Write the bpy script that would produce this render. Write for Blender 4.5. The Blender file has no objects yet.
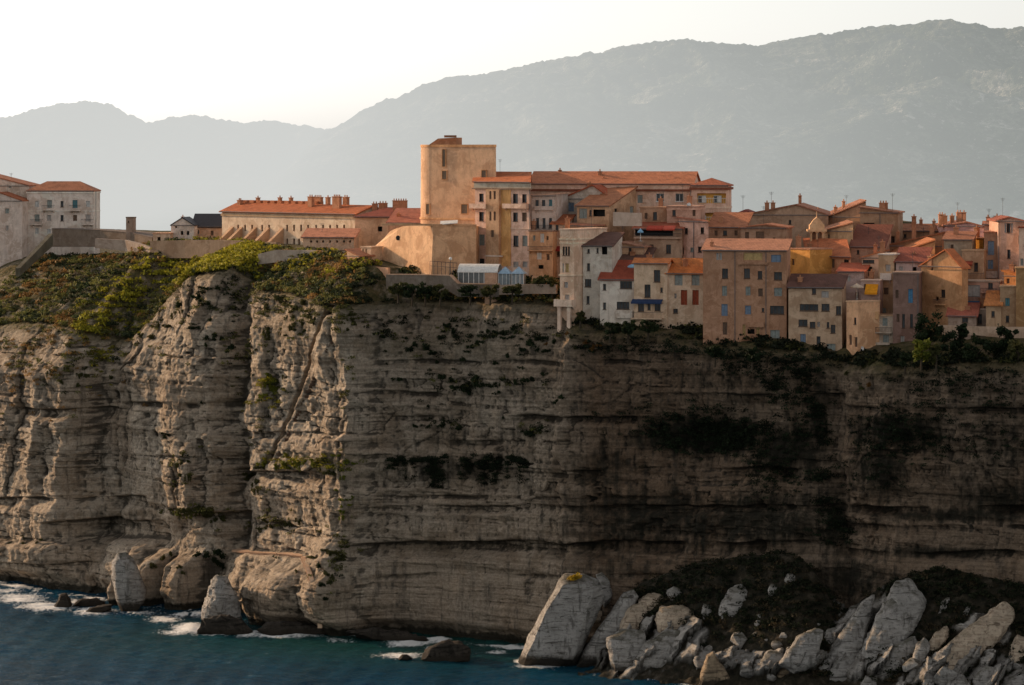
import bpy, bmesh, math, random
import numpy as np
from mathutils import Vector, Matrix, noise as mnoise
R = math.radians
SC = bpy.context.scene
COL = SC.collection
F, H, HOR = 3300.0, 82.0, 150.0        # focal length in pixels, eye height (m), horizon row
rng = random.Random(7)
nr = np.random.RandomState(11)

def XW(px, Y): return (px - 512.0) * Y / F
def ZW(py, Y): return H - (py - HOR) * Y / F
def P3(px, py, Y): return Vector((XW(px, Y), Y, ZW(py, Y)))
def WL(py): return H * F / (py - HOR)   # distance of a point on the water line

# ---------------------------------------------------------------- numpy noise
_perm = nr.permutation(512).astype(np.int64)
_val = nr.rand(512) * 2 - 1
def _h(ix, iy, s): return _val[_perm[(_perm[(ix + s * 37) & 511] + iy) & 511]]
def vn(x, y, s=0):
    x = np.asarray(x, float); y = np.asarray(y, float)
    x, y = np.broadcast_arrays(x, y)
    ix = np.floor(x).astype(np.int64); iy = np.floor(y).astype(np.int64)
    fx = x - ix; fy = y - iy
    fx = fx * fx * fx * (fx * (fx * 6 - 15) + 10); fy = fy * fy * fy * (fy * (fy * 6 - 15) + 10)
    a = _h(ix, iy, s); b = _h(ix + 1, iy, s); c = _h(ix, iy + 1, s); d = _h(ix + 1, iy + 1, s)
    return (a * (1 - fx) + b * fx) * (1 - fy) + (c * (1 - fx) + d * fx) * fy
def fbm(x, y, o=4, s=0, g=0.5):
    t = 0; a = 1.0; n = 0
    for i in range(o):
        t = t + a * vn(x * 2.03 ** i + 17.3 * i, y * 2.03 ** i - 9.1 * i, s + i); n += a; a *= g
    return t / n
def ridge(x, y, o=4, s=0):
    t = 0; a = 1.0; n = 0
    for i in range(o):
        t = t + a * (1 - 2 * np.abs(vn(x * 2.1 ** i + 5.7 * i, y * 2.1 ** i, s + i))); n += a; a *= .5
    return t / n
def sst(a, b, x):
    t = np.clip((x - a) / (b - a), 0, 1); return t * t * (3 - 2 * t)
def curve(pts, x):
    p = np.array(pts, float); return np.interp(x, p[:, 0], p[:, 1])

# ---------------------------------------------------------------- node helpers
class NT:
    def __init__(s, name):
        s.m = bpy.data.materials.new(name); s.m.use_nodes = True
        s.t = s.m.node_tree; s.t.nodes.clear()
        s.out = s.n('ShaderNodeOutputMaterial')
    def n(s, typ, **kw):
        o = s.t.nodes.new(typ)
        for k, v in kw.items():
            if hasattr(o, k) and k not in o.inputs.keys(): setattr(o, k, v)
        return o
    def l(s, a, b): s.t.links.new(a, b)
    def setin(s, node, key, v):
        i = node.inputs[key]
        if hasattr(v, 'is_linked') or isinstance(v, bpy.types.NodeSocket): s.l(v, i)
        else:
            if i.type == 'RGBA' and len(v) == 3: v = (*v, 1)
            i.default_value = v
    def mapping(s, vec, scale=(1, 1, 1), rot=(0, 0, 0)):
        m = s.n('ShaderNodeMapping'); s.l(vec, m.inputs['Vector'])
        m.inputs['Scale'].default_value = scale; m.inputs['Rotation'].default_value = rot
        return m.outputs[0]
    def noise(s, vec, scale, detail=4, rough=.55, dist=0):
        n = s.n('ShaderNodeTexNoise'); s.l(vec, n.inputs['Vector'])
        n.inputs['Scale'].default_value = scale; n.inputs['Detail'].default_value = detail
        n.inputs['Roughness'].default_value = rough; n.inputs['Distortion'].default_value = dist
        return n.outputs['Fac']
    def ramp(s, fac, stops, interp='LINEAR'):
        r = s.n('ShaderNodeValToRGB'); s.l(fac, r.inputs[0]); r.color_ramp.interpolation = interp
        e = r.color_ramp.elements
        while len(e) < len(stops): e.new(.5)
        for i, (p, c) in enumerate(stops):
            e[i].position = p
            if not isinstance(c, tuple): c = (c, c, c)
            e[i].color = (*c, 1)
        return r.outputs[0]
    def mix(s, fac, a, b, mode='MIX'):
        m = s.n('ShaderNodeMix', data_type='RGBA', blend_type=mode)
        s.setin(m, 0, fac); s.setin(m, 6, a); s.setin(m, 7, b)
        return m.outputs[2]
    def math(s, op, a, b=None, clamp=False):
        m = s.n('ShaderNodeMath', operation=op, use_clamp=clamp)
        s.setin(m, 0, a)
        if b is not None: s.setin(m, 1, b)
        return m.outputs[0]
    def bump(s, hgt, strength=.5, dist=.1, normal=None):
        b = s.n('ShaderNodeBump'); s.l(hgt, b.inputs['Height'])
        b.inputs['Strength'].default_value = strength; b.inputs['Distance'].default_value = dist
        if normal is not None: s.l(normal, b.inputs['Normal'])
        return b.outputs[0]
    def attr(s, name):
        a = s.n('ShaderNodeAttribute'); a.attribute_name = name; return a
    def bsdf(s, col, rough=.9, normal=None, spec=.2, metal=0):
        b = s.n('ShaderNodeBsdfPrincipled')
        s.setin(b, 'Base Color', col); s.setin(b, 'Roughness', rough)
        b.inputs['Specular IOR Level'].default_value = spec; b.inputs['Metallic'].default_value = metal
        if normal is not None: s.l(normal, b.inputs['Normal'])
        return b
    def done(s, shader):
        s.l(shader.outputs[0] if hasattr(shader, 'outputs') else shader, s.out.inputs[0]); return s.m
def gpos(k): return k.n('ShaderNodeNewGeometry').outputs['Position']
def opos(k): return k.n('ShaderNodeTexCoord').outputs['Object']

# ---------------------------------------------------------------- mesh helpers
def link(name, me, parent=None, kind=None):
    o = bpy.data.objects.new(name, me); COL.objects.link(o)
    if parent is not None: o.parent = parent
    if kind: o['kind'] = kind
    return o
def tag(o, label, cat, group=None):
    o['label'] = label; o['category'] = cat
    if group: o['group'] = group
    return o
def np_mesh(name, V, Fq, mat, smooth=True, attrs=None):
    me = bpy.data.meshes.new(name)
    V = np.ascontiguousarray(V, np.float32).reshape(-1, 3); Fq = np.ascontiguousarray(Fq, np.int32)
    k = Fq.shape[1]
    me.vertices.add(len(V)); me.vertices.foreach_set('co', V.ravel())
    me.loops.add(Fq.size); me.loops.foreach_set('vertex_index', Fq.ravel())
    me.polygons.add(len(Fq)); me.polygons.foreach_set('loop_start', np.arange(0, Fq.size, k, dtype=np.int32))
    me.update(calc_edges=True)
    me.polygons.foreach_set('use_smooth', np.full(len(Fq), smooth))
    for an, arr in (attrs or {}).items():
        a = me.attributes.new(an, 'FLOAT_COLOR', 'POINT')
        c = np.ones((len(V), 4), np.float32); c[:, :arr.shape[1]] = arr
        a.data.foreach_set('color', c.ravel())
    me.materials.append(mat)
    return me
def grid_faces(nr_, nc):
    i = np.arange(nr_ - 1)[:, None] * nc + np.arange(nc - 1)[None, :]
    return np.stack([i, i + 1, i + nc + 1, i + nc], -1).reshape(-1, 4)

class MB:
    """collects polygons, then links them as one mesh object"""
    def __init__(s): s.v = []; s.f = []
    def quad(s, *p):
        i = len(s.v); s.v += [tuple(q) for q in p]; s.f.append(tuple(range(i, i + len(p)))); return s
    def box(s, x0, x1, y0, y1, z0, z1):
        p = [(x0,y0,z0),(x1,y0,z0),(x1,y1,z0),(x0,y1,z0),(x0,y0,z1),(x1,y0,z1),(x1,y1,z1),(x0,y1,z1)]
        i = len(s.v); s.v += p
        for q in ((0,3,2,1),(4,5,6,7),(0,1,5,4),(1,2,6,5),(2,3,7,6),(3,0,4,7)): s.f.append(tuple(i + k for k in q))
        return s
    def bar(s, a, b, r, n=6, r2=None):
        a = Vector(a); b = Vector(b); d = (b - a).normalized(); r2 = r if r2 is None else r2
        u = d.orthogonal().normalized(); w = d.cross(u); i = len(s.v)
        for k in range(n):
            t = 2 * math.pi * k / n; c = u * math.cos(t) + w * math.sin(t)
            s.v += [tuple(a + c * r), tuple(b + c * r2)]
        for k in range(n):
            j = (k + 1) % n; s.f.append((i + 2*k, i + 2*j, i + 2*j + 1, i + 2*k + 1))
        s.f.append(tuple(i + 2*k for k in range(n))[::-1]); s.f.append(tuple(i + 2*k + 1 for k in range(n)))
        return s
    def prism(s, pts, off):
        """closed slab: polygon pts and its copy shifted by off"""
        n = len(pts); i = len(s.v); o = Vector(off)
        s.v += [tuple(p) for p in pts] + [tuple(Vector(p) + o) for p in pts]
        s.f.append(tuple(range(i, i + n))); s.f.append(tuple(range(i + 2*n - 1, i + n - 1, -1)))
        for k in range(n):
            j = (k + 1) % n; s.f.append((i + k, i + n + k, i + n + j, i + j))
        return s
    skew = 0.0                            # old plots are not square: side walls lean over by this much
    def build(s, name, mat, parent=None, smooth=False, loc=None):
        if MB.skew: s.v = [(x + MB.skew * max(y, 0), y, z) for x, y, z in s.v]
        me = bpy.data.meshes.new(name); me.from_pydata(s.v, [], s.f); me.materials.append(mat)
        bm = bmesh.new(); bm.from_mesh(me); bmesh.ops.recalc_face_normals(bm, faces=bm.faces); bm.to_mesh(me); bm.free()
        if smooth:
            for p in me.polygons: p.use_smooth = True
        o = link(name, me, parent)
        if loc is not None: o.location = loc
        return o
def empty(name, loc, rz=0):
    o = bpy.data.objects.new(name, None); COL.objects.link(o); o.location = loc; o.rotation_euler = (0, 0, rz)
    o.empty_display_size = .5
    return o

# ---------------------------------------------------------------- camera, sun, sky
cam = bpy.data.cameras.new('camera'); co = bpy.data.objects.new('camera', cam); COL.objects.link(co)
co.location = (0, 0, H); co.rotation_euler = (R(90), 0, 0)
cam.sensor_width = 36; cam.lens = 36 * F / 1024; cam.shift_y = (HOR - 342.5) / 1024; cam.clip_start = 1; cam.clip_end = 60000
SC.camera = co
SUN_AZ, SUN_EL = R(34), R(17)           # behind the town, to the left
S = Vector((-math.cos(SUN_AZ) * math.cos(SUN_EL), math.sin(SUN_AZ) * math.cos(SUN_EL), math.sin(SUN_EL)))
sl = bpy.data.lights.new('sun', 'SUN'); so = bpy.data.objects.new('sun', sl); COL.objects.link(so)
sl.energy = 5.0; sl.angle = R(.6); sl.color = (1, .67, .39)
so.rotation_euler = S.to_track_quat('Z', 'Y').to_euler(); so.location = (-200, 300, 200)

W = bpy.data.worlds.new('World'); SC.world = W; W.use_nodes = True
wt = W.node_tree; wt.nodes.clear()
wo = wt.nodes.new('ShaderNodeOutputWorld'); bg = wt.nodes.new('ShaderNodeBackground')
sky = wt.nodes.new('ShaderNodeTexSky'); sky.sky_type = 'NISHITA'; sky.sun_disc = False
sky.sun_elevation = SUN_EL; sky.sun_rotation = math.atan2(S.x, S.y) ; sky.air_density = 1.0; sky.dust_density = 1.2; sky.ozone_density = 1
# hazy evening air: paler and less blue than the clear sky model
hs = wt.nodes.new('ShaderNodeHueSaturation'); hs.inputs['Saturation'].default_value = .17; hs.inputs['Value'].default_value = 1.26
wt.links.new(sky.outputs[0], hs.inputs['Color'])
wt.links.new(hs.outputs[0], bg.inputs[0]); bg.inputs[1].default_value = .15
wt.links.new(bg.outputs[0], wo.inputs[0])
SC.view_settings.view_transform = 'Standard'; SC.view_settings.look = 'None'; SC.view_settings.exposure = 0
try:
    SC.cycles.max_bounces = 4; SC.cycles.diffuse_bounces = 2; SC.cycles.glossy_bounces = 2; SC.cycles.use_denoising = True
except Exception: pass
# ================================================================ CLIFF
NB = np.array([.55, .835])               # horizontal direction into the land
PX = np.concatenate([np.arange(-420, -40, 5.), np.arange(-40, 1070, .9), np.arange(1070, 1420, 5.)])
DPTS = [(-420, 860), (-300, 770), (-80, 655), (0, 632), (100, 613), (200, 598), (350, 565), (450, 553), (540, 544), (700, 530), (850, 518), (1024, 507), (1200, 492), (1420, 472)]
def Dp(px): return curve(DPTS, px)
RIM = [(-420, 335), (-80, 330), (0, 322), (60, 326), (88, 338), (103, 340), (112, 325), (130, 306), (155, 287), (190, 272), (225, 268), (240, 286), (300, 292), (340, 300), (356, 303), (400, 300), (460, 300), (545, 303), (556, 316), (566, 330), (575, 330), (600, 330), (650, 333), (700, 345), (780, 350), (840, 366), (900, 367), (960, 362), (1024, 362), (1420, 358)]
ZPL = [(-420, 58), (-80, 60), (20, 60.6), (45, 63.4), (90, 64.4), (150, 63.9), (240, 63.6), (330, 63), (360, 61.8), (475, 60.3), (545, 58.8), (556, 55), (575, 53.8), (700, 52.5), (850, 50), (1024, 50), (1420, 50)]
BSL = [(-420, 24), (-80, 25), (60, 26), (110, 25), (160, 18), (240, 15), (345, 10), (400, 5), (475, 5), (560, 5), (700, 5), (1420, 5)]
GRD = [(-420, .02), (480, .02), (560, .2), (700, .26), (1420, .26)]
VC = [(-420, 0), (-40, 0), (0, .3), (38, 1.5), (60, 3.4), (72, 3.2), (82, .8), (94, -3.2), (108, -4.6), (118, -1.8), (135, -.4), (165, .6), (182, 3), (205, 3.6), (222, 2.6), (231, -.5), (238, -3.2), (246, -1.5), (258, 1.6), (290, 1.7), (320, 2.6), (345, 5), (362, 6.6), (369, 5), (377, 1.6), (394, -.8), (425, -2), (500, -2.2), (555, -1.2), (566, .7), (574, -.6), (640, -2), (720, -2), (790, -2.4), (812, -4.2), (826, -5), (842, -3.2), (868, -.6), (900, .6), (1024, .4), (1420, 0)]
# recesses under overhanging beds: (px0, px1, row, thickness, depth)
LEDGES = [(-60, 175, 497, 9, 1.7), (-60, 165, 541, 10, -1), (60, 165, 520, 20, 1.8), (120, 240, 402, 5, .8), (-60, 120, 408, 8, 1.0), (160, 245, 512, 10, .9),
          (230, 372, 470, 10, 1.2), (250, 372, 520, 7, .8), (376, 640, 362, 4, .8), (376, 560, 392, 4, .8), (376, 640, 416, 6, 1.0), (376, 570, 442, 5, 1.0), (376, 830, 507, 6, .9), (376, 700, 497, 3, .6),
          (368, 835, 543, 12, 1.9), (380, 800, 575, 4, .5), (560, 790, 470, 12, 1.2), (640, 830, 395, 20, 1.0), (836, 1100, 407, 5, 1.1), (836, 1100, 506, 7, 2.0), (836, 1100, 526, 6, 1.0), (836, 1100, 551, 8, 1.6), (836, 1100, 450, 6, .8),
          (-60, 110, 560, 6, .6), (230, 372, 430, 5, .7), (120, 235, 455, 6, .7)]
# local bulges / hollows: (px, row, sx, sy, amp)
GAUS = [(60, 520, 22, 30, 1.5), (20, 460, 20, 40, .8), (150, 330, 40, 25, -2.0), (300, 590, 60, 36, 3.2), (250, 590, 25, 30, 1.5), (355, 590, 40, 40, 4.5), (120, 440, 14, 60, -1.5), (195, 430, 18, 60, 1.2), (205, 500, 20, 30, 1.2), (480, 335, 60, 22, -.5), (690, 450, 90, 40, -2), (730, 560, 14, 26, 2.0), (475, 560, 18, 40, .6), (575, 520, 6, 90, .4), (620, 620, 120, 40, 2), (930, 600, 120, 60, 1.0), (960, 440, 60, 30, .7), (190, 300, 35, 18, -1.2), (290, 330, 30, 25, .9), (845, 400, 12, 50, 1.2), (800, 380, 20, 30, -1.5), (160, 433, 3, 3, -2.2), (172, 436, 2.5, 2.5, -1.8), (205, 405, 5, 3, -2), (232, 403, 4, 4, -2), (55, 470, 3, 4, -1.6), (150, 415, 3, 2.5, -1.5), (0, 560, 90, 12, 1.6)]
NT_ = 420
px2 = PX[None, :]
D2 = Dp(px2)
zr = ZW(curve(RIM, PX) + 1.5 * fbm(PX / 9., PX * 0, 4, 3) + 0, Dp(PX))[None, :]
t = np.linspace(0, 1, NT_)[:, None]
ZB = -3.0
Z = ZB + (zr - ZB) * t
PY = HOR + (H - Z) * F / D2              # image row the undisplaced face would have
sx = px2 * .17                           # metres along the cliff
# beds wander and dip slightly
zw = Z + 1.0 * fbm(sx / 22., Z / 30., 3, 21) + .012 * (sx - 80)
wx = px2 + (9 + 7 * sst(700, 800, px2)) * fbm(Z / 7., sx / 18., 3, 31) + 2.2 * fbm(Z / 1.9, sx / 4., 3, 35)
vfade = 1 - .75 * sst(545, 575, PY) * sst(380, 340, px2)
vv = curve(VC, wx)
vv = np.where(vv < -3, -3 + (vv + 3) * sst(352, 420, PY), vv)
vv = vv - 3.2 * np.exp(-((wx - 828) / 12) ** 2) * 0
d = vv * vfade
d += 3.4 * sst(536, 546, PY) * sst(170, 150, px2) + 2.2 * sst(548, 556, PY) * sst(225, 236, px2) * sst(372, 345, px2)
for (a, b, r, th, am) in LEDGES:
    rr = r + 3 * fbm(sx / 8., r * .1 + 0 * sx, 3, 41) 
    m = sst(a - 8, a + 8, px2) * sst(b + 8, b - 8, px2) * sst(rr - 1.2, rr + .6, PY) * (1 - sst(rr + th * .5, rr + th * 1.7, PY))
    d -= 1.2 * am * m * np.clip(.55 + 1.5 * fbm(sx / 7., sx * 0 + r, 3, 43), 0, 1.5)
for (gx, gy, a, b, am) in GAUS: d += am * np.exp(-((px2 - gx) / a) ** 2 - ((PY - gy) / b) ** 2)
# rounded buttresses at the left foot: (px, row, half width, half height, out)
for (gx, gy, a, b, am) in [(164, 588, 18, 35, 9.5), (202, 590, 13, 33, 8.5), (302, 598, 28, 36, 6.5), (354, 600, 22, 30, 2.5)]:
    w_ = 1 + .12 * fbm(sx / 3., Z / 4., 3, 45)
    d += am * np.exp(-(((px2 - gx) / (a * w_)) ** 6 + (np.maximum(gy - PY, 0) / (b * w_)) ** 6))
# strata: irregular stack of beds, each with its own set-back
bed = np.zeros(400); zz = -10.0; edges = []; rb = random.Random(5)
while zz < 90:
    edges.append(zz); zz += rb.choice([.35, .5, .6, .8, 1.1, 1.6, 2.4, 3.2])
edges = np.array(edges); offs = np.array([rb.uniform(-.5, .5) for _ in edges])
zi = np.searchsorted(edges, zw) - 1
zi = np.clip(zi, 0, len(edges) - 2)
fr = (zw - edges[zi]) / (edges[zi + 1] - edges[zi])
o0 = offs[zi]; o1 = offs[zi + 1]
st = o0 + (o1 - o0) * sst(.78, 1.0, fr) - .25 * sst(.85, .97, fr) * (fr < .985)
bedmod = .55 + .6 * np.clip(fbm(sx / 10., zi * 1.7, 3, 51), -1, 1)
d += .62 * st * np.clip(.5 + 1.1 * fbm(sx / 7., zi * 1.7, 4, 51), -.5, 1.5)
# weathering
rough_m = .85 + .15 * sst(380, 330, px2) + .25 * sst(550, 600, px2) * sst(520, 470, PY)
_u = sx / 6.2 + .35 * fbm(sx / 9, Z / 9, 4, 55, .6) + .8 * vn(Z / 40., sx / 60, 56)
_f = _u - np.floor(_u); saw = np.where(_f < .72, _f / .72, (1 - _f) / .28)          # ribs: slow out towards the right, sharp back
er = (1.1 + 1.4 * np.clip(_h(np.floor(_u).astype(np.int64), np.zeros_like(zi), 58), -.6, 1)) * 1.25 * (saw - .5) * (1 - .75 * np.exp(-((px2 - 308) / 34) ** 4)) * np.clip(.75 + .9 * vn(sx / 16, Z / 11, 59), .1, 1.5) * sst(385, 330, px2) * (1 - .6 * sst(530, 560, PY)) + 1.9 * fbm(sx / 14., Z / 13., 4, 61) + .9 * fbm(sx / 3.4, Z / 6.5, 5, 67, .58) * rough_m + .38 * ridge(sx / 1.5, Z / 3.2, 4, 71) * rough_m + .16 * fbm(sx / .6, Z / .5, 3, 75)
fl = ridge(sx / 2.2 + .3 * fbm(sx / 3, Z / 5, 2, 77), Z / 26., 3, 79)
er += .35 * fl * sst(.1, .5, fbm(sx / 14., Z / 9., 3, 81) + .25)
# joints: vertical cracks, only in some beds
jx = vn(sx / 1.7 + 3.1 * zi, zi * 1.3, 83)
er -= .35 * np.exp(-(jx / .06) ** 2) * sst(.0, .4, vn(sx / 9., zi * .7, 85))
# fracture blocks: every bed is broken by joints, each block set a little in or out
bw_ = 1.2 + 2.6 * (_val[(zi * 7 + 13) & 511] * .5 + .5)
bj = np.floor(sx / bw_ + _val[(zi * 3 + 5) & 511] * 9 + .25 * vn(sx / 2, Z * 2, 87)).astype(np.int64)
blk = _h(bj, zi, 89)
blk2 = _h(np.floor(sx / 6.5 + .8 * vn(sx / 5, Z / 5, 86)).astype(np.int64), np.floor(zw / 4.2 + .5 * vn(sx / 6, Z / 6, 88)).astype(np.int64), 93)
er += .5 * blk * np.clip(.35 + 1.2 * fbm(sx / 12., Z / 9., 3, 97), 0.1, 1) + (.75 - .35 * sst(370, 420, px2)) * blk2 * rough_m * np.clip(.4 + fbm(sx / 20., Z / 16., 3, 98), 0, 1)
smooth_low = sst(545, 560, PY) * sst(372, 400, px2)          # the smooth wall above the sea
er = er * (1 - .55 * smooth_low)
_g0 = np.interp(px2, [276, 345], [458, 309]); er = er * (1 - .75 * (px2 > 270) * (px2 < 351) * np.exp(-(np.abs(PY - _g0) * .42 / 6) ** 2))
d += er
# diagonal rock-cut stair
gy0 = np.interp(px2, [276, 345], [458, 309])
band = (px2 > 272) * (px2 < 349)
gd = np.abs(PY - gy0) * .42              # perpendicular distance (px)
d -= 2.6 * band * (1 - sst(1.3, 2.3, gd)); d += .3 * band * np.exp(-((PY - gy0 - 9) * .42 / 1.6) ** 2)
# undercut at the water line
wl = HOR + H * F / D2
d -= 2.4 * sst(wl - 17, wl - 6, PY) * (.6 + .5 * fbm(sx / 6., sx * 0, 3, 91))
# upper part leans back
lean0 = curve([(-420, 380), (60, 372), (110, 372), (160, 340), (230, 320), (260, 325), (345, 325), (385, 345), (560, 350), (575, 350), (700, 362), (840, 385), (1420, 385)], px2)
z0 = ZW(lean0, D2)
lk = curve([(-420, .9), (110, .8), (170, .5), (345, .35), (385, .42), (560, .42), (600, .15), (1420, .15)], px2)
d -= lk * np.maximum(Z - z0, 0)
d -= 1.2 * sst(1.2, 0, zr - Z)            # rounded rim
bx = XW(px2, D2); by = D2 + 0 * px2
CX = bx - NB[0] * d; CY = by - NB[1] * d; CZ = Z + 0 * d
# plateau behind the rim
nb = 70
b = (np.linspace(0, 1, nb) ** 2.2 * 330)[1:, None]
bs = curve(BSL, PX)[None, :]; zp = np.maximum(curve(ZPL, PX)[None, :], zr + .2); gr = curve(GRD, PX)[None, :]
tt = np.clip(b / bs, 0, 1)
prof = 1 - (1 - tt) ** 1.35
slopen = .9 * fbm(px2 / 22., b / 5., 4, 95) * sst(0, 3, b) * sst(bs * 1.25, bs * .7, b)
PZ = zr + (zp - zr) * prof + slopen + np.minimum(np.maximum(b - bs, 0) * gr, 9) - .35 * np.maximum(b - 130, 0)
dt = d[-1:, :]
BX = bx - NB[0] * dt + NB[0] * b; BY = by - NB[1] * dt + NB[1] * b
GX = np.vstack([CX, BX]); GY = np.vstack([CY, BY]); GZ = np.vstack([CZ, PZ])
NROW, NCOL = GX.shape
V = np.stack([GX, GY, GZ], -1)
PXI = 512 + GX * F / GY; PYI = HOR + (H - GZ) * F / GY      # where every vertex falls in the picture
# masks: R stain, G greenery, B cavity
def gsum(lst, px, py):
    m = np.zeros(np.broadcast(px, py).shape)
    for (gx, gy, a, b_, am) in lst: m = np.maximum(m, am * np.exp(-((px - gx) / a) ** 2 - ((py - gy) / b_) ** 2))
    return m
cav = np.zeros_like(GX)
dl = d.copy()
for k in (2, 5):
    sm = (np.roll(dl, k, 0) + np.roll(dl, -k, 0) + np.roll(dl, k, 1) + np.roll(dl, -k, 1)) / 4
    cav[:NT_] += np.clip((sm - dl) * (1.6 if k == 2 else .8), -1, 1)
STAIN = [(700, 436, 70, 20, 1.2), (790, 450, 50, 34, .9), (660, 520, 110, 40, .75), (760, 520, 90, 40, .8), (818, 420, 14, 60, .8), (836, 520, 16, 60, .8), (900, 430, 60, 22, .9), (880, 470, 40, 40, .75), (1000, 500, 60, 30, .7), (960, 515, 120, 9, .8), (600, 470, 40, 40, .6),
         (450, 470, 75, 16, .7), (450, 440, 70, 14, .4), (100, 450, 12, 60, .45), (110, 520, 60, 12, .55), (560, 545, 180, 8, .6), (940, 552, 110, 9, .75), (720, 380, 110, 22, .4), (1000, 440, 50, 50, .5), (850, 580, 60, 30, .75), (640, 575, 110, 30, .45), (530, 450, 30, 30, .4), (40, 548, 70, 6, .3)]
stain = gsum(STAIN, PXI, PYI)
wl2 = HOR + H * F / np.repeat(D2, NROW, 0)
stain = np.maximum(stain, .95 * sst(1.9, .5, GZ) )
veg = np.zeros_like(GX)
veg[NT_:] = 1 - .9 * sst(1.0, 1.25, b / bs) * 0
veg[:NT_] = .75 * sst(3.0, .2, zr - Z) + .3 * gsum([(450, 345, 90, 14, 1), (300, 320, 50, 20, .8), (50, 320, 80, 25, .9), (330, 460, 60, 10, .8)], PXI[:NT_], PYI[:NT_])
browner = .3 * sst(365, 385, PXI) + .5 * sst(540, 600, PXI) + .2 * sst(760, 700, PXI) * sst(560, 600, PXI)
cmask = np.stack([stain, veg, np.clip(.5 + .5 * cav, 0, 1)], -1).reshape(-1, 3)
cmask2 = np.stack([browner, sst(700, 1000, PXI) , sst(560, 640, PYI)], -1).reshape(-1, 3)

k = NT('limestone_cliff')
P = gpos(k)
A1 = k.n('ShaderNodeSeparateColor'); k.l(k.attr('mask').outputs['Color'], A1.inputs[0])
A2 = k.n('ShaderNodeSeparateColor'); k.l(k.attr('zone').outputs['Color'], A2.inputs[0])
bedv = k.mapping(P, (.035, .035, 1.0))
nbed = k.noise(bedv, 1.1, 6, .62, .5)
nbed2 = k.noise(k.mapping(P, (.12, .12, 3.2)), 1.0, 5, .6, .3)
nstreak = k.noise(k.mapping(P, (.9, .9, .07)), 1.0, 5, .6)
nbig = k.noise(P, .06, 5, .6); nmid = k.noise(P, .5, 6, .6); nfine = k.noise(P, 2.6, 5, .65)
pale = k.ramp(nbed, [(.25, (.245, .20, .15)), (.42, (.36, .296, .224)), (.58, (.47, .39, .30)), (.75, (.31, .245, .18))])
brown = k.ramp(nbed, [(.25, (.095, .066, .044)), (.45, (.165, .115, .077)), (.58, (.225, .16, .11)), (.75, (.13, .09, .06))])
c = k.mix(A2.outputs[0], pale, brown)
c = k.mix(k.ramp(nbed2, [(.5, 0), (.68, .3)]), c, (.11, .085, .065))
c = k.mix(k.ramp(k.noise(P, .17, 6, .66, .4), [(.36, .55), (.5, 0)]), c, k.mix(1, c, (.5, .44, .38), 'MULTIPLY'))
c = k.mix(k.ramp(k.noise(k.mapping(P, (1, 1, .45)), .33, 5, .62), [(.55, 0), (.66, .4)]), c, k.mix(1, c, (1.45, 1.38, 1.3), 'MULTIPLY'))
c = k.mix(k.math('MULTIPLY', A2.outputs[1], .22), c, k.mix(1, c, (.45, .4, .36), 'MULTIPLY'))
c = k.mix(k.ramp(nbig, [(.35, .5), (.62, 0)]), c, k.mix(1, c, (.72, .60, .50), 'MULTIPLY'))
c = k.mix(k.ramp(nfine, [(.35, .55), (.6, 0)]), c, k.mix(1, c, (.5, .46, .42), 'MULTIPLY'))
c = k.mix(k.math('MULTIPLY', k.ramp(nstreak, [(.52, 0), (.64, .75)]), k.ramp(nmid, [(.4, .2), (.6, 1)])), c, (.05, .043, .036))
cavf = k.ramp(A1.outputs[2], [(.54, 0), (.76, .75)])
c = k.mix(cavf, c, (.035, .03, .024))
ncr = k.math('ADD', k.math('MULTIPLY', nstreak, .4), k.math('ADD', k.math('MULTIPLY', nmid, .45), k.math('MULTIPLY', nfine, .2)))
stn = k.ramp(k.math('ADD', ncr, k.math('MULTIPLY', A1.outputs[0], .42)), [(.66, 0), (.74, .55), (.84, .95)])
c = k.mix(stn, c, k.mix(k.noise(P, .8, 3), (.010, .010, .008), (.03, .026, .017)))
vg = k.math('MULTIPLY', A1.outputs[1], k.ramp(k.noise(P, .35, 6, .7), [(.35, .25), (.5, 1)]), True)
vcol = k.ramp(k.noise(P, .9, 5, .65), [(.3, (.022, .026, .010)), (.5, (.075, .062, .026)), (.65, (.12, .085, .04)), (.8, (.06, .06, .022))])
c = k.mix(vg, c, vcol)
hsum = k.math('ADD', k.math('MULTIPLY', nfine, .5), k.math('ADD', k.math('MULTIPLY', nbed2, .45), k.math('MULTIPLY', k.noise(P, .9, 6, .65), 1.2)))
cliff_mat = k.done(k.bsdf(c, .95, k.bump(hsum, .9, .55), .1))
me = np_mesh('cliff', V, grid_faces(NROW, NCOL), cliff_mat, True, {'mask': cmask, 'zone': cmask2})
link('cliff', me, kind='structure')

# lookups of the built surface -------------------------------------------------
_fl = slice(0, NT_ + 25)
_px = PXI[_fl].ravel(); _py = PYI[_fl].ravel(); _pt = V[_fl].reshape(-1, 3)
def on_cliff(px, py):
    dd = (_px - px) ** 2 + (_py - py) ** 2
    idx = np.where(dd < max(dd.min() * 1.5, 2.5))[0]
    return Vector(_pt[idx[np.argmin(_pt[idx, 1])]].tolist())
def rimY(px):
    i = int(np.argmin(np.abs(PX - px))); return float(GY[NT_ - 1, i])
def ground(x, y):
    a = V[NT_:, :, :2]; dd = (a[..., 0] - x) ** 2 + (a[..., 1] - y) ** 2
    i = np.unravel_index(np.argmin(dd), dd.shape); return float(V[NT_ + i[0], i[1], 2])

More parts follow.
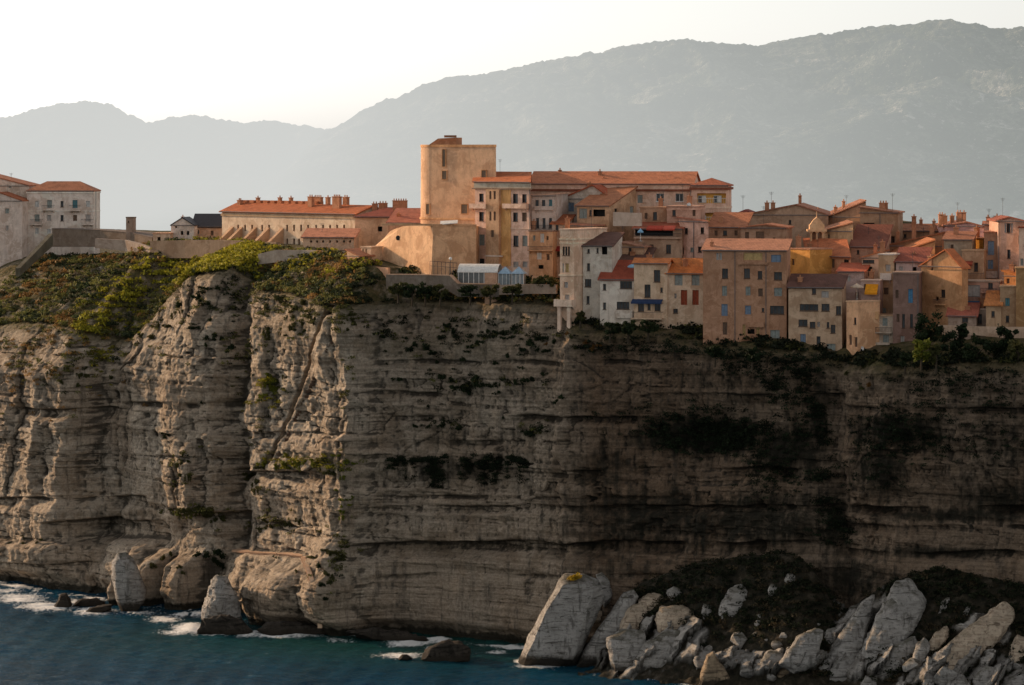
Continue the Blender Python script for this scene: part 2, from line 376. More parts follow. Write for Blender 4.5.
# ================================================================ SEA
xs = np.concatenate([-np.geomspace(12000, 150, 22), np.arange(-145, 145, .5), np.geomspace(150, 12000, 22)])
ys = np.concatenate([np.array([-3000, -1000, -200, 100, 250, 350, 420]), np.arange(440, 660, .5), np.geomspace(665, 14000, 24)])
X, Y = np.meshgrid(xs, ys)
fade = sst(150, 125, np.abs(X)) * sst(430, 450, Y) * sst(670, 640, Y)
Zs = np.zeros_like(X)
rw = random.Random(3)
for i in range(34):
    lam = 1.6 * (16 / 1.6) ** (i / 33.0); an = R(rw.gauss(-60, 32)); kx, ky = math.cos(an) * 2 * math.pi / lam, math.sin(an) * 2 * math.pi / lam
    ph = rw.uniform(0, 6.28)
    warp = 1.2 * vn(X / (lam * 3), Y / (lam * 3), 100 + i)
    sn = np.sin(kx * X + ky * Y + ph + 2 * warp)
    Zs += .0085 * lam ** .8 * (1 - 2 * np.abs(sn) ** 1.4) * (.6 + .4 * vn(X / 30, Y / 30, 140 + i))
Zs *= fade
spx = 512 + X * F / np.maximum(Y, 50); spy = HOR + H * F / np.maximum(Y, 50)
FOAM = [(20, 598, 26, 5, .9), (45, 606, 30, 5, .9), (75, 602, 25, 5, .6), (92, 611, 24, 4, .8), (5, 590, 20, 3, .7), (40, 580, 20, 2.5, .8), (140, 612, 22, 3, .6), (165, 619, 18, 4, .8), (192, 628, 20, 5.5, 1.1), (175, 632, 18, 3, .7), (215, 633, 18, 2.5, .8), (248, 634, 14, 2.5, .8), (275, 635, 24, 3, .9), (305, 633, 16, 2, .6), (365, 634, 16, 3, .9), (408, 643, 22, 3.5, 1.0), (425, 640, 14, 3, .8), (400, 655, 26, 3.5, .8), (438, 648, 18, 2.5, .5), (497, 652, 10, 2, .8), (523, 661, 8, 3, 1.2), (540, 665, 22, 3, 1.1), (640, 675, 34, 3, 1.0), (672, 678, 24, 3, 1.0), (700, 683, 20, 3, 1.0), (745, 682, 40, 4, .9), (800, 684, 20, 3, .6), (900, 687, 100, 3, .7)]
fm = gsum(FOAM, spx, spy)
_near = (np.abs(GZ[:NT_]) < .6); _bx = np.clip(np.round(PXI[:NT_][_near] / 3).astype(int), -40, 380) + 40
_shore = np.full(421, 560.); np.maximum.at(_shore, _bx, PYI[:NT_][_near])
_sy = _shore[np.clip(np.round(spx / 3).astype(int) + 40, 0, 420)]
fm = np.maximum(fm, .85 * np.exp(-((spy - _sy - 1.5) / 2.6) ** 2) * np.clip(.45 + 1.3 * fbm(X / 7., Y / 7., 3, 195), 0, 1) * (Y > 430))
shal = np.exp(-((spx - 420) / 330) ** 2 - ((spy - 640) / 24) ** 2)
fatt = np.stack([fm, shal, fade], -1).reshape(-1, 3)
k = NT('sea_water')
P = gpos(k)
A = k.n('ShaderNodeSeparateColor'); k.l(k.attr('foam').outputs['Color'], A.inputs[0])
fn = k.math('ADD', k.noise(k.mapping(P, (1, .45, 1)), 1.3, 8, .76, .5), k.math('MULTIPLY', A.outputs[0], .55))
ff = k.ramp(fn, [(.66, 0), (.9, 1)])
# scattered small whitecaps
wc = k.math('MULTIPLY', k.ramp(k.noise(k.mapping(P, (1, .5, 1)), .9, 5, .6), [(.73, 0), (.76, .7)]), k.ramp(k.noise(P, .05, 3), [(.45, .0), (.6, 1)]))
ff = k.math('MAXIMUM', ff, wc)
deep = k.ramp(k.noise(k.mapping(P, (1, .35, 1)), .06, 5, .6), [(.35, (.002, .032, .058)), (.6, (.003, .052, .100)), (.75, (.004, .070, .115))])
wcx = k.mix(k.math('MULTIPLY', A.outputs[1], .8), deep, (.012, .060, .042))
rip = k.math('ADD', k.noise(k.mapping(P, (1, .55, 1), (0, 0, .4)), 1.9, 7, .72), k.math('MULTIPLY', k.noise(k.mapping(P, (1, .6, 1), (0, 0, -.5)), 5.5, 4, .65), .35))
nrm = k.bump(rip, .8, .45)
wb = k.bsdf(wcx, .1, nrm, .28); wb.inputs['IOR'].default_value = 1.33
fb = k.bsdf((.78, .76, .72), .7, k.bump(fn, .6, .3), .2)
ms = k.n('ShaderNodeMixShader'); k.l(ff, ms.inputs[0]); k.l(wb.outputs[0], ms.inputs[1]); k.l(fb.outputs[0], ms.inputs[2])
sea_mat = k.done(ms)
Zs += .25 * np.clip(fm, 0, 1.2) * fade * (.5 + .5 * fbm(X / 1.5, Y / 1.5, 3, 190))
me = np_mesh('sea', np.stack([X, Y, Zs], -1), grid_faces(len(ys), len(xs)), sea_mat, True, {'foam': fatt})
link('sea', me, kind='structure')

# ================================================================ HILLS
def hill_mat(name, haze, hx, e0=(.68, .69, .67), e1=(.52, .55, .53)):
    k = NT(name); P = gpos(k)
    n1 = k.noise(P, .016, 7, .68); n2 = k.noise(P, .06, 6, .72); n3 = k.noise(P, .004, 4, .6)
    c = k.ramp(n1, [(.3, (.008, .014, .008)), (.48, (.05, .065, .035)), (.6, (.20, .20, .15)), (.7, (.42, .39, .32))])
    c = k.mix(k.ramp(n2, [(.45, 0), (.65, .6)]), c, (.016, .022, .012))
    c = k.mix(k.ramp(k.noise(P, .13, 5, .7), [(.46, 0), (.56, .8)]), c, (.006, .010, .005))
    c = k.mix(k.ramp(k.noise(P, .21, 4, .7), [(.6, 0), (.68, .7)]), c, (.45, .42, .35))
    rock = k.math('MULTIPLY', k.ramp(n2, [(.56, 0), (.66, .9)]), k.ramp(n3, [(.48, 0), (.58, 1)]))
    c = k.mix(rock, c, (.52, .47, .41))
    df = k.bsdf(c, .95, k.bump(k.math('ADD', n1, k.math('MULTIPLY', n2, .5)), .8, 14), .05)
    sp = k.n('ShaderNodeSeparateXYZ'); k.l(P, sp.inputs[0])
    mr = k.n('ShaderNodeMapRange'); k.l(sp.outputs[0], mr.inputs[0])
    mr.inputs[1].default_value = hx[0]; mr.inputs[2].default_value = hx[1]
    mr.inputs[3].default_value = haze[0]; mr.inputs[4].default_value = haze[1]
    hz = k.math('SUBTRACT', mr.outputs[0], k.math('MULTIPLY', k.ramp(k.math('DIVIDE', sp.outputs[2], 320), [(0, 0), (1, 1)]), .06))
    em = k.n('ShaderNodeEmission')  # distant air haze painted as a glow, brighter on the sunward left
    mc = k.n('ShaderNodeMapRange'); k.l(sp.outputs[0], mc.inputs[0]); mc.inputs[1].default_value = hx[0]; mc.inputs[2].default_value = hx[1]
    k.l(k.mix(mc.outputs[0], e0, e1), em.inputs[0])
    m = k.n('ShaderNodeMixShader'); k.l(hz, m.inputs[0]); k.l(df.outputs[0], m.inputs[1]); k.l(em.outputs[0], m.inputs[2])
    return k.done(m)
def hill(name, prof, Yr, Y0, Y1, haze, seed, pxr, step=2.0, **kw):
    ax = np.arange(pxr[0], pxr[1], step)
    v = np.concatenate([np.linspace(0, 1, 150), np.linspace(1.02, 1.7, 14)])[:, None]
    Yv = Y0 + (Yr - Y0) * v
    xw = (ax[None, :] - 512) * Yr / F + 0 * v
    ztop = ZW(curve(prof, ax), Yr)[None, :]
    sc = (Yr / F)
    ptop = ztop + sc * (2.0 * fbm(ax / 9., ax * 0, 4, seed) + 1.6 * np.abs(vn(ax / 3.1, ax * 0, seed + 7)))[None, :]
    shape = np.where(v <= 1, .05 + .95 * (v ** .85), 1 - .6 * (v - 1))
    dist = np.clip(1 - np.abs(v - 1) * 1.2, 0, 1)
    z = ptop * shape
    am = .34 * ztop * np.sin(np.pi * np.clip(v, 0, 1)) 
    z = z + am * ridge(xw / 420 + .4 * fbm(xw / 300, Yv / 300, 2, seed + 2), Yv / 420, 5, seed + 3) + am * .30 * fbm(xw / 90, Yv / 110, 5, seed + 5)
    z = z + np.clip(v, 0, 1) * 3.5 * np.maximum(0, fbm(xw / 16, Yv / 40, 3, seed + 9)) * (v < .999)
    z = np.minimum(z, 1e9)
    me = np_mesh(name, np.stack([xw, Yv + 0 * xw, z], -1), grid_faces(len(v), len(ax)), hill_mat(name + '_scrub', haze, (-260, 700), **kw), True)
    link(name, me, kind='structure')
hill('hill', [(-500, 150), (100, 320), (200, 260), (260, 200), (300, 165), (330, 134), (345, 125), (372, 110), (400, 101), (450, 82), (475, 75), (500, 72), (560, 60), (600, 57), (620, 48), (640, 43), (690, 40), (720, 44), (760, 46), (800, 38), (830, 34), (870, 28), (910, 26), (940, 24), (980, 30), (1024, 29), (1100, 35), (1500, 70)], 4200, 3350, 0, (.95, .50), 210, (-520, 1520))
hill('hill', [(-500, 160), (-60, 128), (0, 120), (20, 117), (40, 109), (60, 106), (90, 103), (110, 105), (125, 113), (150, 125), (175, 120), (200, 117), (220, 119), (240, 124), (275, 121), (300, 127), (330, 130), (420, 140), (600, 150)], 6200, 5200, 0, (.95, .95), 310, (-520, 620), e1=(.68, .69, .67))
# coastal plain between the town and the hills
plm = hill_mat('plain_scrub', (.95, .60), (-420, 700))  # same painted haze glow over the plain's scrub
xx = np.linspace(-2500, 2500, 60); yy = np.linspace(980, 5400, 60)
X, Y = np.meshgrid(xx, yy)
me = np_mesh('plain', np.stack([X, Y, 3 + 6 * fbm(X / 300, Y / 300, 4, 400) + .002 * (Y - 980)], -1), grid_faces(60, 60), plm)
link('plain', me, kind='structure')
# ================================================================ MATERIALS FOR THE TOWN
_mc = {}
def plaster(col, worn=.75, kind='plaster'):
    key = ('p', tuple(col), worn)
    if key in _mc: return _mc[key]
    k = NT(kind); P = gpos(k); O = opos(k); col = tuple(min(.82, x * g_) for x, g_ in zip(col, (1.28, 1.02, .85) if col[0] - col[2] > .115 else (1.22, 1.06, .96)))
    n1 = k.noise(P, .55, 5, .65); n2 = k.noise(k.mapping(O, (1.1, 1.1, .3)), 1.0, 5, .6, 1.2); n3 = k.noise(P, 4, 4, .6)
    dk = tuple(x * y for x, y in zip(col, (.52, .46, .40))); lt = tuple(min(.85, x * 1.13) for x in col)
    c = k.ramp(n1, [(.3, tuple(x * .8 for x in col)), (.5, tuple(col)), (.7, lt)])
    c = k.mix(k.ramp(n2, [(.5, 0), (.72, worn * .7)]), c, dk)
    c = k.mix(k.ramp(k.noise(P, .28, 6, .7, .6), [(.5, 0), (.56, worn * .8)]), c, tuple(x * y for x, y in zip(col, (.66, .58, .52))))
    c = k.mix(k.ramp(k.noise(k.mapping(P, (1, 1, 1.4)), .42, 5, .7, .9), [(.56, 0), (.6, worn * .6)]), c, tuple(min(.8, x * 1.22 + .03) for x in col))
    c = k.mix(k.ramp(n3, [(.55, 0), (.75, worn * .6)]), c, dk)
    _mc[key] = k.done(k.bsdf(c, .92, k.bump(k.math('ADD', n1, n3), .35, .05), .15)); return _mc[key]
def tiles(col=(.36, .13, .06)):
    key = ('t', tuple(col))
    if key in _mc: return _mc[key]
    col = (col[0] * 1.0, col[1] * .82, col[2] * .72)
    k = NT('roof_tiles'); P = gpos(k); O = opos(k)
    n1 = k.noise(P, .8, 6, .7); n2 = k.noise(P, 5, 3, .7)
    w = k.n('ShaderNodeTexWave', wave_type='BANDS', bands_direction='X'); k.l(O, w.inputs[0]); w.inputs['Scale'].default_value = 1.4; w.inputs['Distortion'].default_value = 1.2; w.inputs['Detail'].default_value = 2
    c = k.ramp(n1, [(.28, tuple(x * .5 for x in col)), (.45, tuple(col)), (.62, tuple(min(.8, x * 1.25) for x in col)), (.78, (.30, .14, .085))])
    c = k.mix(k.ramp(n2, [(.5, 0), (.75, .55)]), c, (.10, .06, .045))
    c = k.mix(k.ramp(w.outputs['Fac'], [(.1, .45), (.5, 0)]), c, (.12, .05, .03))
    _mc[key] = k.done(k.bsdf(c, .9, k.bump(k.math('ADD', w.outputs['Fac'], n2), .6, .08), .15)); return _mc[key]
def plain(name, col, rough=.7, spec=.3, var=.25):
    key = (name, tuple(col), rough)
    if key in _mc: return _mc[key]
    k = NT(name); n = k.noise(gpos(k), 3, 4, .6)
    c = k.ramp(n, [(.3, tuple(x * (1 - var) for x in col)), (.7, tuple(min(.9, x * (1 + var * .5)) for x in col))])
    _mc[key] = k.done(k.bsdf(c, rough, None, spec)); return _mc[key]
def glass():
    if 'glass' in _mc: return _mc['glass']
    k = NT('window_glass'); n = k.noise(gpos(k), .7, 2)
    c = k.ramp(n, [(.35, (.012, .014, .017)), (.65, (.05, .052, .055))])
    _mc['glass'] = k.done(k.bsdf(c, .15, None, .5)); return _mc['glass']
WOOD = lambda: plain('dark_wood', (.09, .05, .03))
WHITE = lambda: plain('white_paint', (.72, .70, .66))
IRON = lambda: plain('iron', (.03, .03, .035), .5)
STY = {'d': None, 'l': (.62, .60, .56), 'b': (.20, .26, .34), 'r': (.33, .075, .035), 'g': (.30, .32, .29), 'n': (.17, .105, .07), 't': (.10, .22, .24), 'y': (.55, .37, .16), 'p': (.45, .40, .36), 'c': (.10, .27, .44)}  # the yellow style puts sunlight on recess walls into the colour

def facade(mb, W, z0, z1, wins, p0, ux, nrm, rec=.28):
    """wall W wide between heights z0, z1 with openings wins=(u0,u1,w0,w1); p0 origin, ux unit along, nrm outward"""
    us = sorted({0, W, *[w[0] for w in wins], *[w[1] for w in wins]}); zs = sorted({z0, z1, *[w[2] for w in wins], *[w[3] for w in wins]})
    pt = lambda u, z, d=0: tuple(p0 + ux * u + Vector((0, 0, z)) - nrm * d)
    for i in range(len(us) - 1):
        run = None
        for j in range(len(zs) - 1):
            cu, cz = (us[i] + us[i+1]) / 2, (zs[j] + zs[j+1]) / 2
            if any(w[0] < cu < w[1] and w[2] < cz < w[3] for w in wins): continue
            mb.quad(pt(us[i], zs[j]), pt(us[i+1], zs[j]), pt(us[i+1], zs[j+1]), pt(us[i], zs[j+1]))
    for (a, b, c, e) in wins:
        mb.quad(pt(a, c), pt(a, c, rec), pt(a, e, rec), pt(a, e)); mb.quad(pt(b, c), pt(b, e), pt(b, e, rec), pt(b, c, rec))
        mb.quad(pt(a, e), pt(a, e, rec), pt(b, e, rec), pt(b, e)); mb.quad(pt(a, c), pt(b, c), pt(b, c, rec), pt(a, c, rec))

def obox(mb, p0, ux, nrm, u0, u1, z0, z1, d0, d1):
    """box in facade coordinates; d outward along nrm"""
    c = [p0 + ux * u + Vector((0, 0, z)) + nrm * d for (u, z, d) in ((u0,z0,d1),(u1,z0,d1),(u1,z0,d0),(u0,z0,d0),(u0,z1,d1),(u1,z1,d1),(u1,z1,d0),(u0,z1,d0))]
    i = len(mb.v); mb.v += [tuple(q) for q in c]
    for q in ((0,3,2,1),(4,5,6,7),(0,1,5,4),(1,2,6,5),(2,3,7,6),(3,0,4,7)): mb.f.append(tuple(i + k_ for k_ in q))

def opening(root, p0, ux, nrm, win, sty, rec=.28):
    a, b, c, e = win
    w = b - a; h = e - c
    if sty == 'k':
        m = MB(); obox(m, p0, ux, nrm, a - .02, b + .02, c - .02, e + .02, -rec - 1.2, -rec - 1.0)
        return m.build('window', plain('dark_interior', (.02, .017, .015)), root)
    if sty == 'd' or sty == 'D':
        m = MB(); f = .07
        for q in ((a, a + f, c, e), (b - f, b, c, e), (a + f, b - f, e - f, e), (a + f, b - f, c, c + f)): obox(m, p0, ux, nrm, *q, -rec + .02, -rec + .10)
        if w > .7: obox(m, p0, ux, nrm, (a + b) / 2 - .035, (a + b) / 2 + .035, c + f, e - f, -rec + .022, -rec + .095)
        if w > 2.0:
            for q in (.25, .75): obox(m, p0, ux, nrm, a + w * q - .035, a + w * q + .035, c + f, e - f, -rec + .022, -rec + .095)
        obox(m, p0, ux, nrm, a - .06, b + .06, c - .09, c - .004, -.05, .09)
        o = m.build('window', WHITE() if sty == 'D' else WOOD(), root)
        g = MB(); obox(g, p0, ux, nrm, a + .01, b - .01, c + .01, e - .01, -rec - .06, -rec + .015); g.build('pane', glass(), o)
        return o
    m = MB()                                                      # closed louvred shutters, a door leaf, or a recess wall with sunlight painted yellow
    mid = (a + b) / 2
    for (q0, q1) in ((a, mid - .02), (mid + .02, b)):
        obox(m, p0, ux, nrm, q0, q1, c, e, -rec + .01, -rec + .05)
        n = max(3, int(h / .22))
        for i_ in range(n):
            zq = c + h * (i_ + .15) / n
            obox(m, p0, ux, nrm, q0 + .06, q1 - .06, zq, zq + h / n * .6, -rec + .052, -rec + .085)
    return m.build('shutter', plain('shutter_or_lit_recess', STY[sty], .75, .2), root)

def roof_shape(mb, kind, W, dp, ze, pit, ov, th, ap=.5):
    """returns extra wall polygons; adds the tiled slab to mb"""
    x0, x1, y0, y1 = -ov, W + ov, -ov, dp + ov; ex = []
    dn = (0, 0, -th); T = math.tan(pit)
    if kind == 'gu':                     # ridge parallel to the front
        ym = dp / 2; zr_ = ze + T * ym; zl = ze - T * ov
        mb.prism([(x0, y0, zl), (x1, y0, zl), (x1, ym, zr_), (x0, ym, zr_)], dn); mb.prism([(x0, ym + .003, zr_), (x1, ym + .003, zr_), (x1, y1, zl), (x0, y1, zl)], dn)
        for x in (0, W): ex.append([(x, 0, ze - th), (x, dp, ze - th), (x, ym, zr_ - th)])
    elif kind == 'gv':                   # gable end faces the front
        um = W * ap; zr_ = ze + T * um; TR = (zr_ - ze) / max(W - um, .1)
        mb.prism([(x0, y0, ze - T * ov), (um, y0, zr_), (um, y1, zr_), (x0, y1, ze - T * ov)], dn); mb.prism([(um + .003, y0, zr_), (x1, y0, ze - TR * ov), (x1, y1, ze - TR * ov), (um + .003, y1, zr_)], dn)
        for y in (0, dp): ex.append([(0, y, ze - th), (W, y, ze - th), (um, y, zr_ - th)])
    elif kind == 'sf':                   # falls towards the front
        zh = ze + T * dp
        mb.prism([(x0, y0, ze - T * ov), (x1, y0, ze - T * ov), (x1, y1, zh + T * ov), (x0, y1, zh + T * ov)], dn)
        for x in (0, W): ex.append([(x, 0, ze - th), (x, dp, ze - th), (x, dp, zh - th)])
        ex.append([(0, dp, ze - th), (W, dp, ze - th), (W, dp, zh - th), (0, dp, zh - th)])
    elif kind in ('sl', 'sr'):           # falls to the left / right
        zh = ze + T * W
        za, zb_ = (ze, zh) if kind == 'sl' else (zh, ze); sl_ = (zb_ - za) / W
        mb.prism([(x0, y0, za - sl_ * ov), (x1, y0, zb_ + sl_ * ov), (x1, y1, zb_ + sl_ * ov), (x0, y1, za - sl_ * ov)], dn)
        for y in (0, dp): ex.append([(0, y, ze - th), (W, y, ze - th), (W if kind == 'sl' else 0, y, zh - th)])
        xx_ = W if kind == 'sl' else 0; ex.append([(xx_, 0, ze - th), (xx_, dp, ze - th), (xx_, dp, zh - th), (xx_, 0, zh - th)])
    elif kind == 'hip':
        q = min(W, dp) / 2; zr_ = ze + T * q; zl = ze - T * ov
        if W >= dp: a, b_ = (q, dp / 2, zr_), (W - q, dp / 2, zr_)
        else: a, b_ = (W / 2, q, zr_), (W / 2, dp - q, zr_)
        c = [(x0, y0, zl), (x1, y0, zl), (x1, y1, zl), (x0, y1, zl)]
        i = len(mb.v); mb.v += c + [a, b_] + [(p[0], p[1], p[2] - th) for p in c]
        if W >= dp: fs = [(0, 1, 5, 4), (1, 2, 5), (2, 3, 4, 5), (3, 0, 4)]
        else: fs = [(0, 1, 4), (1, 2, 5, 4), (2, 3, 5), (3, 0, 4, 5)]
        fs += [(0, 6, 7, 1), (1, 7, 8, 2), (2, 8, 9, 3), (3, 9, 6, 0), (9, 8, 7, 6)]
        mb.f += [tuple(i + n for n in f) for f in fs]
    else:                                # flat with a rim
        mb.prism([(x0, y0, ze), (x1, y0, ze), (x1, y1, ze), (x0, y1, ze)], dn)
    return ex

def house(name, label, cat, xl, xr, yt, yb, D, yaw, wall, roof=('flat',), wins=(), dep=8., xs=None, group=None, rwins=(), lwins=(), bal=(), awn=(), cor=(), chim=(), pipes=(), foot=4., rmat=None, mat=None, skew=False, ov=.35, yb2=None):
    th = R(yaw); e = Vector((math.cos(th), -math.sin(th), 0)); bk = Vector((math.sin(th), math.cos(th), 0))
    p0 = Vector((XW(xl, D), D, 0))
    def hit(p, dr, px):
        kx = (px - 512) / F; return (kx * p.y - p.x) / (dr.x - kx * dr.y)
    Wd = hit(p0, e, xr); p1 = p0 + e * Wd
    if xs is not None: dep = max(1.0, hit(p1, bk, xs))
    zt, zb = ZW(yt, D), ZW(yb, D)
    root = empty(name, (p0.x, p0.y, zb), -th); tag(root, label, cat, group)
    hgt = zt - zb
    wm = mat or plaster(wall)
    X_, Y_ = Vector((1, 0, 0)), Vector((0, 1, 0)); O_ = Vector((0, 0, 0))
    def wl_(px, py, p, dr):
        t_ = hit(p, dr, px); q = p + dr * t_; return t_, ZW(py, q.y) - zb
    def conv(ws, p, dr, lim):
        out = []
        for (cx, cy, w, h, s) in ws:
            u0, z1 = wl_(cx - w / 2, cy - h / 2, p, dr); u1, z0 = wl_(cx + w / 2, cy + h / 2, p, dr)
            if u0 > u1: u0, u1 = u1, u0
            u0 = max(u0, .12); u1 = min(u1, lim - .12); z1 = min(z1, hgt - .12)
            if u1 - u0 > .15 and z1 - z0 > .15: out.append(((u0, u1, z0, z1), s))
        return out
    MB.skew = -math.tan(th) if skew else 0.0
    mb = MB()
    fw = conv(wins, p0, e, Wd)
    facade(mb, Wd, -foot, hgt, [w for w, s in fw], O_, X_, -Y_)
    rw_ = conv(rwins, p1, bk, dep); facade(mb, dep, -foot, hgt, [w for w, s in rw_], X_ * Wd, Y_, X_)
    pl = p0 + bk * dep
    lw_ = conv(lwins, pl, -bk, dep); facade(mb, dep, -foot, hgt, [w for w, s in lw_], Y_ * dep, -Y_, -X_)
    mb.quad((Wd, dep, -foot), (0, dep, -foot), (0, dep, hgt), (Wd, dep, hgt))
    rb_ = MB(); rk = roof[0]; pit = R(roof[1]) if len(roof) > 1 else 0
    tck = .22
    ex = roof_shape(rb_, rk, Wd, dep, hgt + tck + .003, pit, ov if rk != 'flat' else (.12 if ov == .35 else ov), tck, roof[2] if len(roof) > 2 else .5)
    for p in ex: mb.quad(*p)
    mb.quad((0, 0, hgt), (Wd, 0, hgt), (Wd, dep, hgt), (0, dep, hgt))
    mb.build('wall', wm, root)
    ro = rb_.build('roof', rmat or tiles(), root)
    for w, s in fw: opening(root, O_, X_, -Y_, w, s)
    for w, s in rw_: opening(root, X_ * Wd, Y_, X_, w, s)
    for w, s in lw_: opening(root, Y_ * dep, -Y_, -X_, w, s)
    ra_ = random.Random(int(xl * 7 + yt * 13))
    if rk != 'flat' and Wd > 2.5:
        m = MB(); m.bar((-.1, -ov - .05, hgt + .02), (Wd + .1, -ov - .05, hgt + .02), .075, 6); m.build('gutter', plain('zinc', (.16, .14, .13)), ro)
    if not chim and cat == 'house' and ra_.random() < .6: chim = [(xl + (xr - xl) * ra_.uniform(.2, .8), ra_.uniform(.5, .9), ra_.uniform(1.2, 2.2), ra_.uniform(.4, .7))]
    if cat in ('house', 'building') and ra_.random() < .5:
        u, v, hh = Wd * ra_.uniform(.2, .8), dep * ra_.uniform(.4, .7), ra_.uniform(2.6, 4.0)
        m = MB(); m.bar((u, v, hgt), (u, v, hgt + hh), .03, 5)
        for q_ in range(4): m.bar((u - .45 + .07 * q_, v, hgt + hh - .1 - .13 * q_), (u + .45 - .07 * q_, v, hgt + hh - .1 - .13 * q_), .018, 4)
        m.build('antenna', IRON(), ro)
    for (cx, w_, h_, vf) in chim:                    # chimney: column, width m, height above eaves m, share of depth
        u = hit(p0 + bk * dep * vf, e, cx); m = MB(); v = dep * vf
        m.box(u - w_ / 2, u + w_ / 2, v - .35, v + .35, hgt - .3, hgt + h_); m.box(u - w_ / 2 - .08, u + w_ / 2 + .08, v - .43, v + .43, hgt + h_, hgt + h_ + .14)
        n = max(1, int(w_ / .45))
        for i_ in range(n):
            uu = u - w_ / 2 + w_ * (i_ + .5) / n; m.bar((uu, v, hgt + h_ + .14), (uu, v, hgt + h_ + .5), .13, 6, .1)
        m.build('chimney', plaster((.34, .20, .13)), ro)
    for (kind, x1, x2, y1, y2, pr, mm) in bal:       # balcony with railing or parapet
        u0, zt_ = wl_(x1, y1, p0, e); u1, zb_ = wl_(x2, y2, p0, e)
        m = MB(); m.box(u0, u1, -pr, .05, zb_ - .18, zb_)
        for uu in (u0 + .3, u1 - .3): m.prism([(uu - .08, -.02, zb_ - .185), (uu - .08, -pr * .7, zb_ - .185), (uu - .08, -.02, zb_ - .7)], (.16, 0, 0))
        if kind == 'solid':
            m.box(u0, u1, -pr, -pr + .12, zb_ + .003, zt_); m.box(u0, u0 + .12, -pr + .123, .05, zb_ + .003, zt_); m.box(u1 - .12, u1, -pr + .123, .05, zb_ + .003, zt_)
        b_ = m.build('balcony', mm or wm, root)
        if kind == 'rail':
            m = MB(); m.box(u0, u1, -pr + .01, -pr + .06, zt_ - .05, zt_)
            for xx_ in (u0 + .01, u1 - .06): m.box(xx_, xx_ + .05, -pr + .062, 0, zt_ - .05, zt_)
            n = max(4, int((u1 - u0) / .22))
            for i_ in range(n + 1):
                uu = u0 + .03 + (u1 - u0 - .06) * i_ / n; m.box(uu - .016, uu + .016, -pr + .018, -pr + .05, zb_ + .002, zt_ - .052)
            m.build('railing', IRON(), b_)
    for (x1, x2, y1, y2, pr, colr) in awn:
        u0, zt_ = wl_(x1, y1, p0, e); u1, zb_ = wl_(x2, y2, p0, e)
        m = MB(); m.prism([(u0, -.02, zt_), (u1, -.02, zt_), (u1, -pr, zb_), (u0, -pr, zb_)], (0, 0, -.05))
        m.prism([(u0, -pr - .002, zb_), (u1, -pr - .002, zb_), (u1, -pr - .002, zb_ - .28), (u0, -pr - .002, zb_ - .28)], (0, -.03, 0))
        for uu in (u0 + .05, u1 - .05): m.bar((uu, 0, zb_ - .2), (uu, -pr, zb_ - .06), .025, 5)
        m.build('awning', plain('awning_cloth', colr, .85, .1), root)
    for (yy_, hh, pr, mm) in cor:                    # string course / cornice around front and right side
        z_ = wl_(xl, yy_, p0, e)[1]; m = MB()
        m.box(-pr, Wd + pr, -pr, .04, z_ - hh / 2, z_ + hh / 2); m.box(Wd - .04, Wd + pr, .042, dep, z_ - hh / 2, z_ + hh / 2)
        m.build('cornice', mm or plaster(tuple(min(.8, x * 1.2) for x in wall)), root)
    for px in pipes:
        u = hit(p0, e, px); m = MB(); m.bar((u, -.09, 0), (u, -.09, hgt - .1), .06, 6); m.build('drainpipe', plain('zinc', (.16, .14, .13)), root)
    MB.skew = 0.0
    return root, dict(p0=p0, e=e, bk=bk, W=Wd, dep=dep, zb=zb, zt=zt, hit=hit, wl=wl_)

def wall_run(name, label, pts, th, mat, cat='wall', cap=None, group=None, foot=.8):
    """pts: (px, ytop, ybot, D); one mesh wall following the points"""
    m = MB(); Q = [(P3(a, b, D), P3(a, c, D) - Vector((0, 0, foot))) for a, b, c, D in pts]
    org = Q[0][1].copy()
    for i in range(len(Q) - 1):
        (t0, b0), (t1, b1) = Q[i], Q[i + 1]
        dr = (b1 - b0); dr.z = 0; n = Vector((-dr.y, dr.x, 0)).normalized() * th
        if n.y < 0: n = -n
        m.prism([b0 - org, b1 - org, t1 - org, t0 - org], n)
    root = m.build(name, mat, None, loc=org); tag(root, label, cat, group)
    if cap:
        c = MB()
        for i in range(len(Q) - 1):
            t0, t1 = Q[i][0] - org, Q[i + 1][0] - org
            dr = (t1 - t0).copy(); dr.z = 0; n = Vector((-dr.y, dr.x, 0)).normalized()
            if n.y < 0: n = -n
            up = Vector((0, 0, .003))
            c.prism([t0 - n * .08 + up, t1 - n * .08 + up, t1 + n * (th + .08) + up, t0 + n * (th + .08) + up], (0, 0, .16))
        c.build('coping', cap, root)
    return root
# ================================================================ THE TOWN, LEFT TO RIGHT
PINK = (.50, .36, .32); CREAM = (.50, .42, .33); TAN = (.38, .29, .21); OCH = (.50, .31, .13); WHT = (.60, .57, .51); GREY = (.34, .31, .28); BRN = (.27, .19, .135); ORG = (.46, .27, .15); STONE = (.40, .32, .24)
RED = (.30, .085, .05); ORT = (.50, .19, .08); BRT = (.24, .11, .065); DKT = (.10, .075, .07)
def D_(px, off=0): return rimY(px) + off
def row(xs, y, w, h, s): return [(x, y, w, h, s) for x in xs]
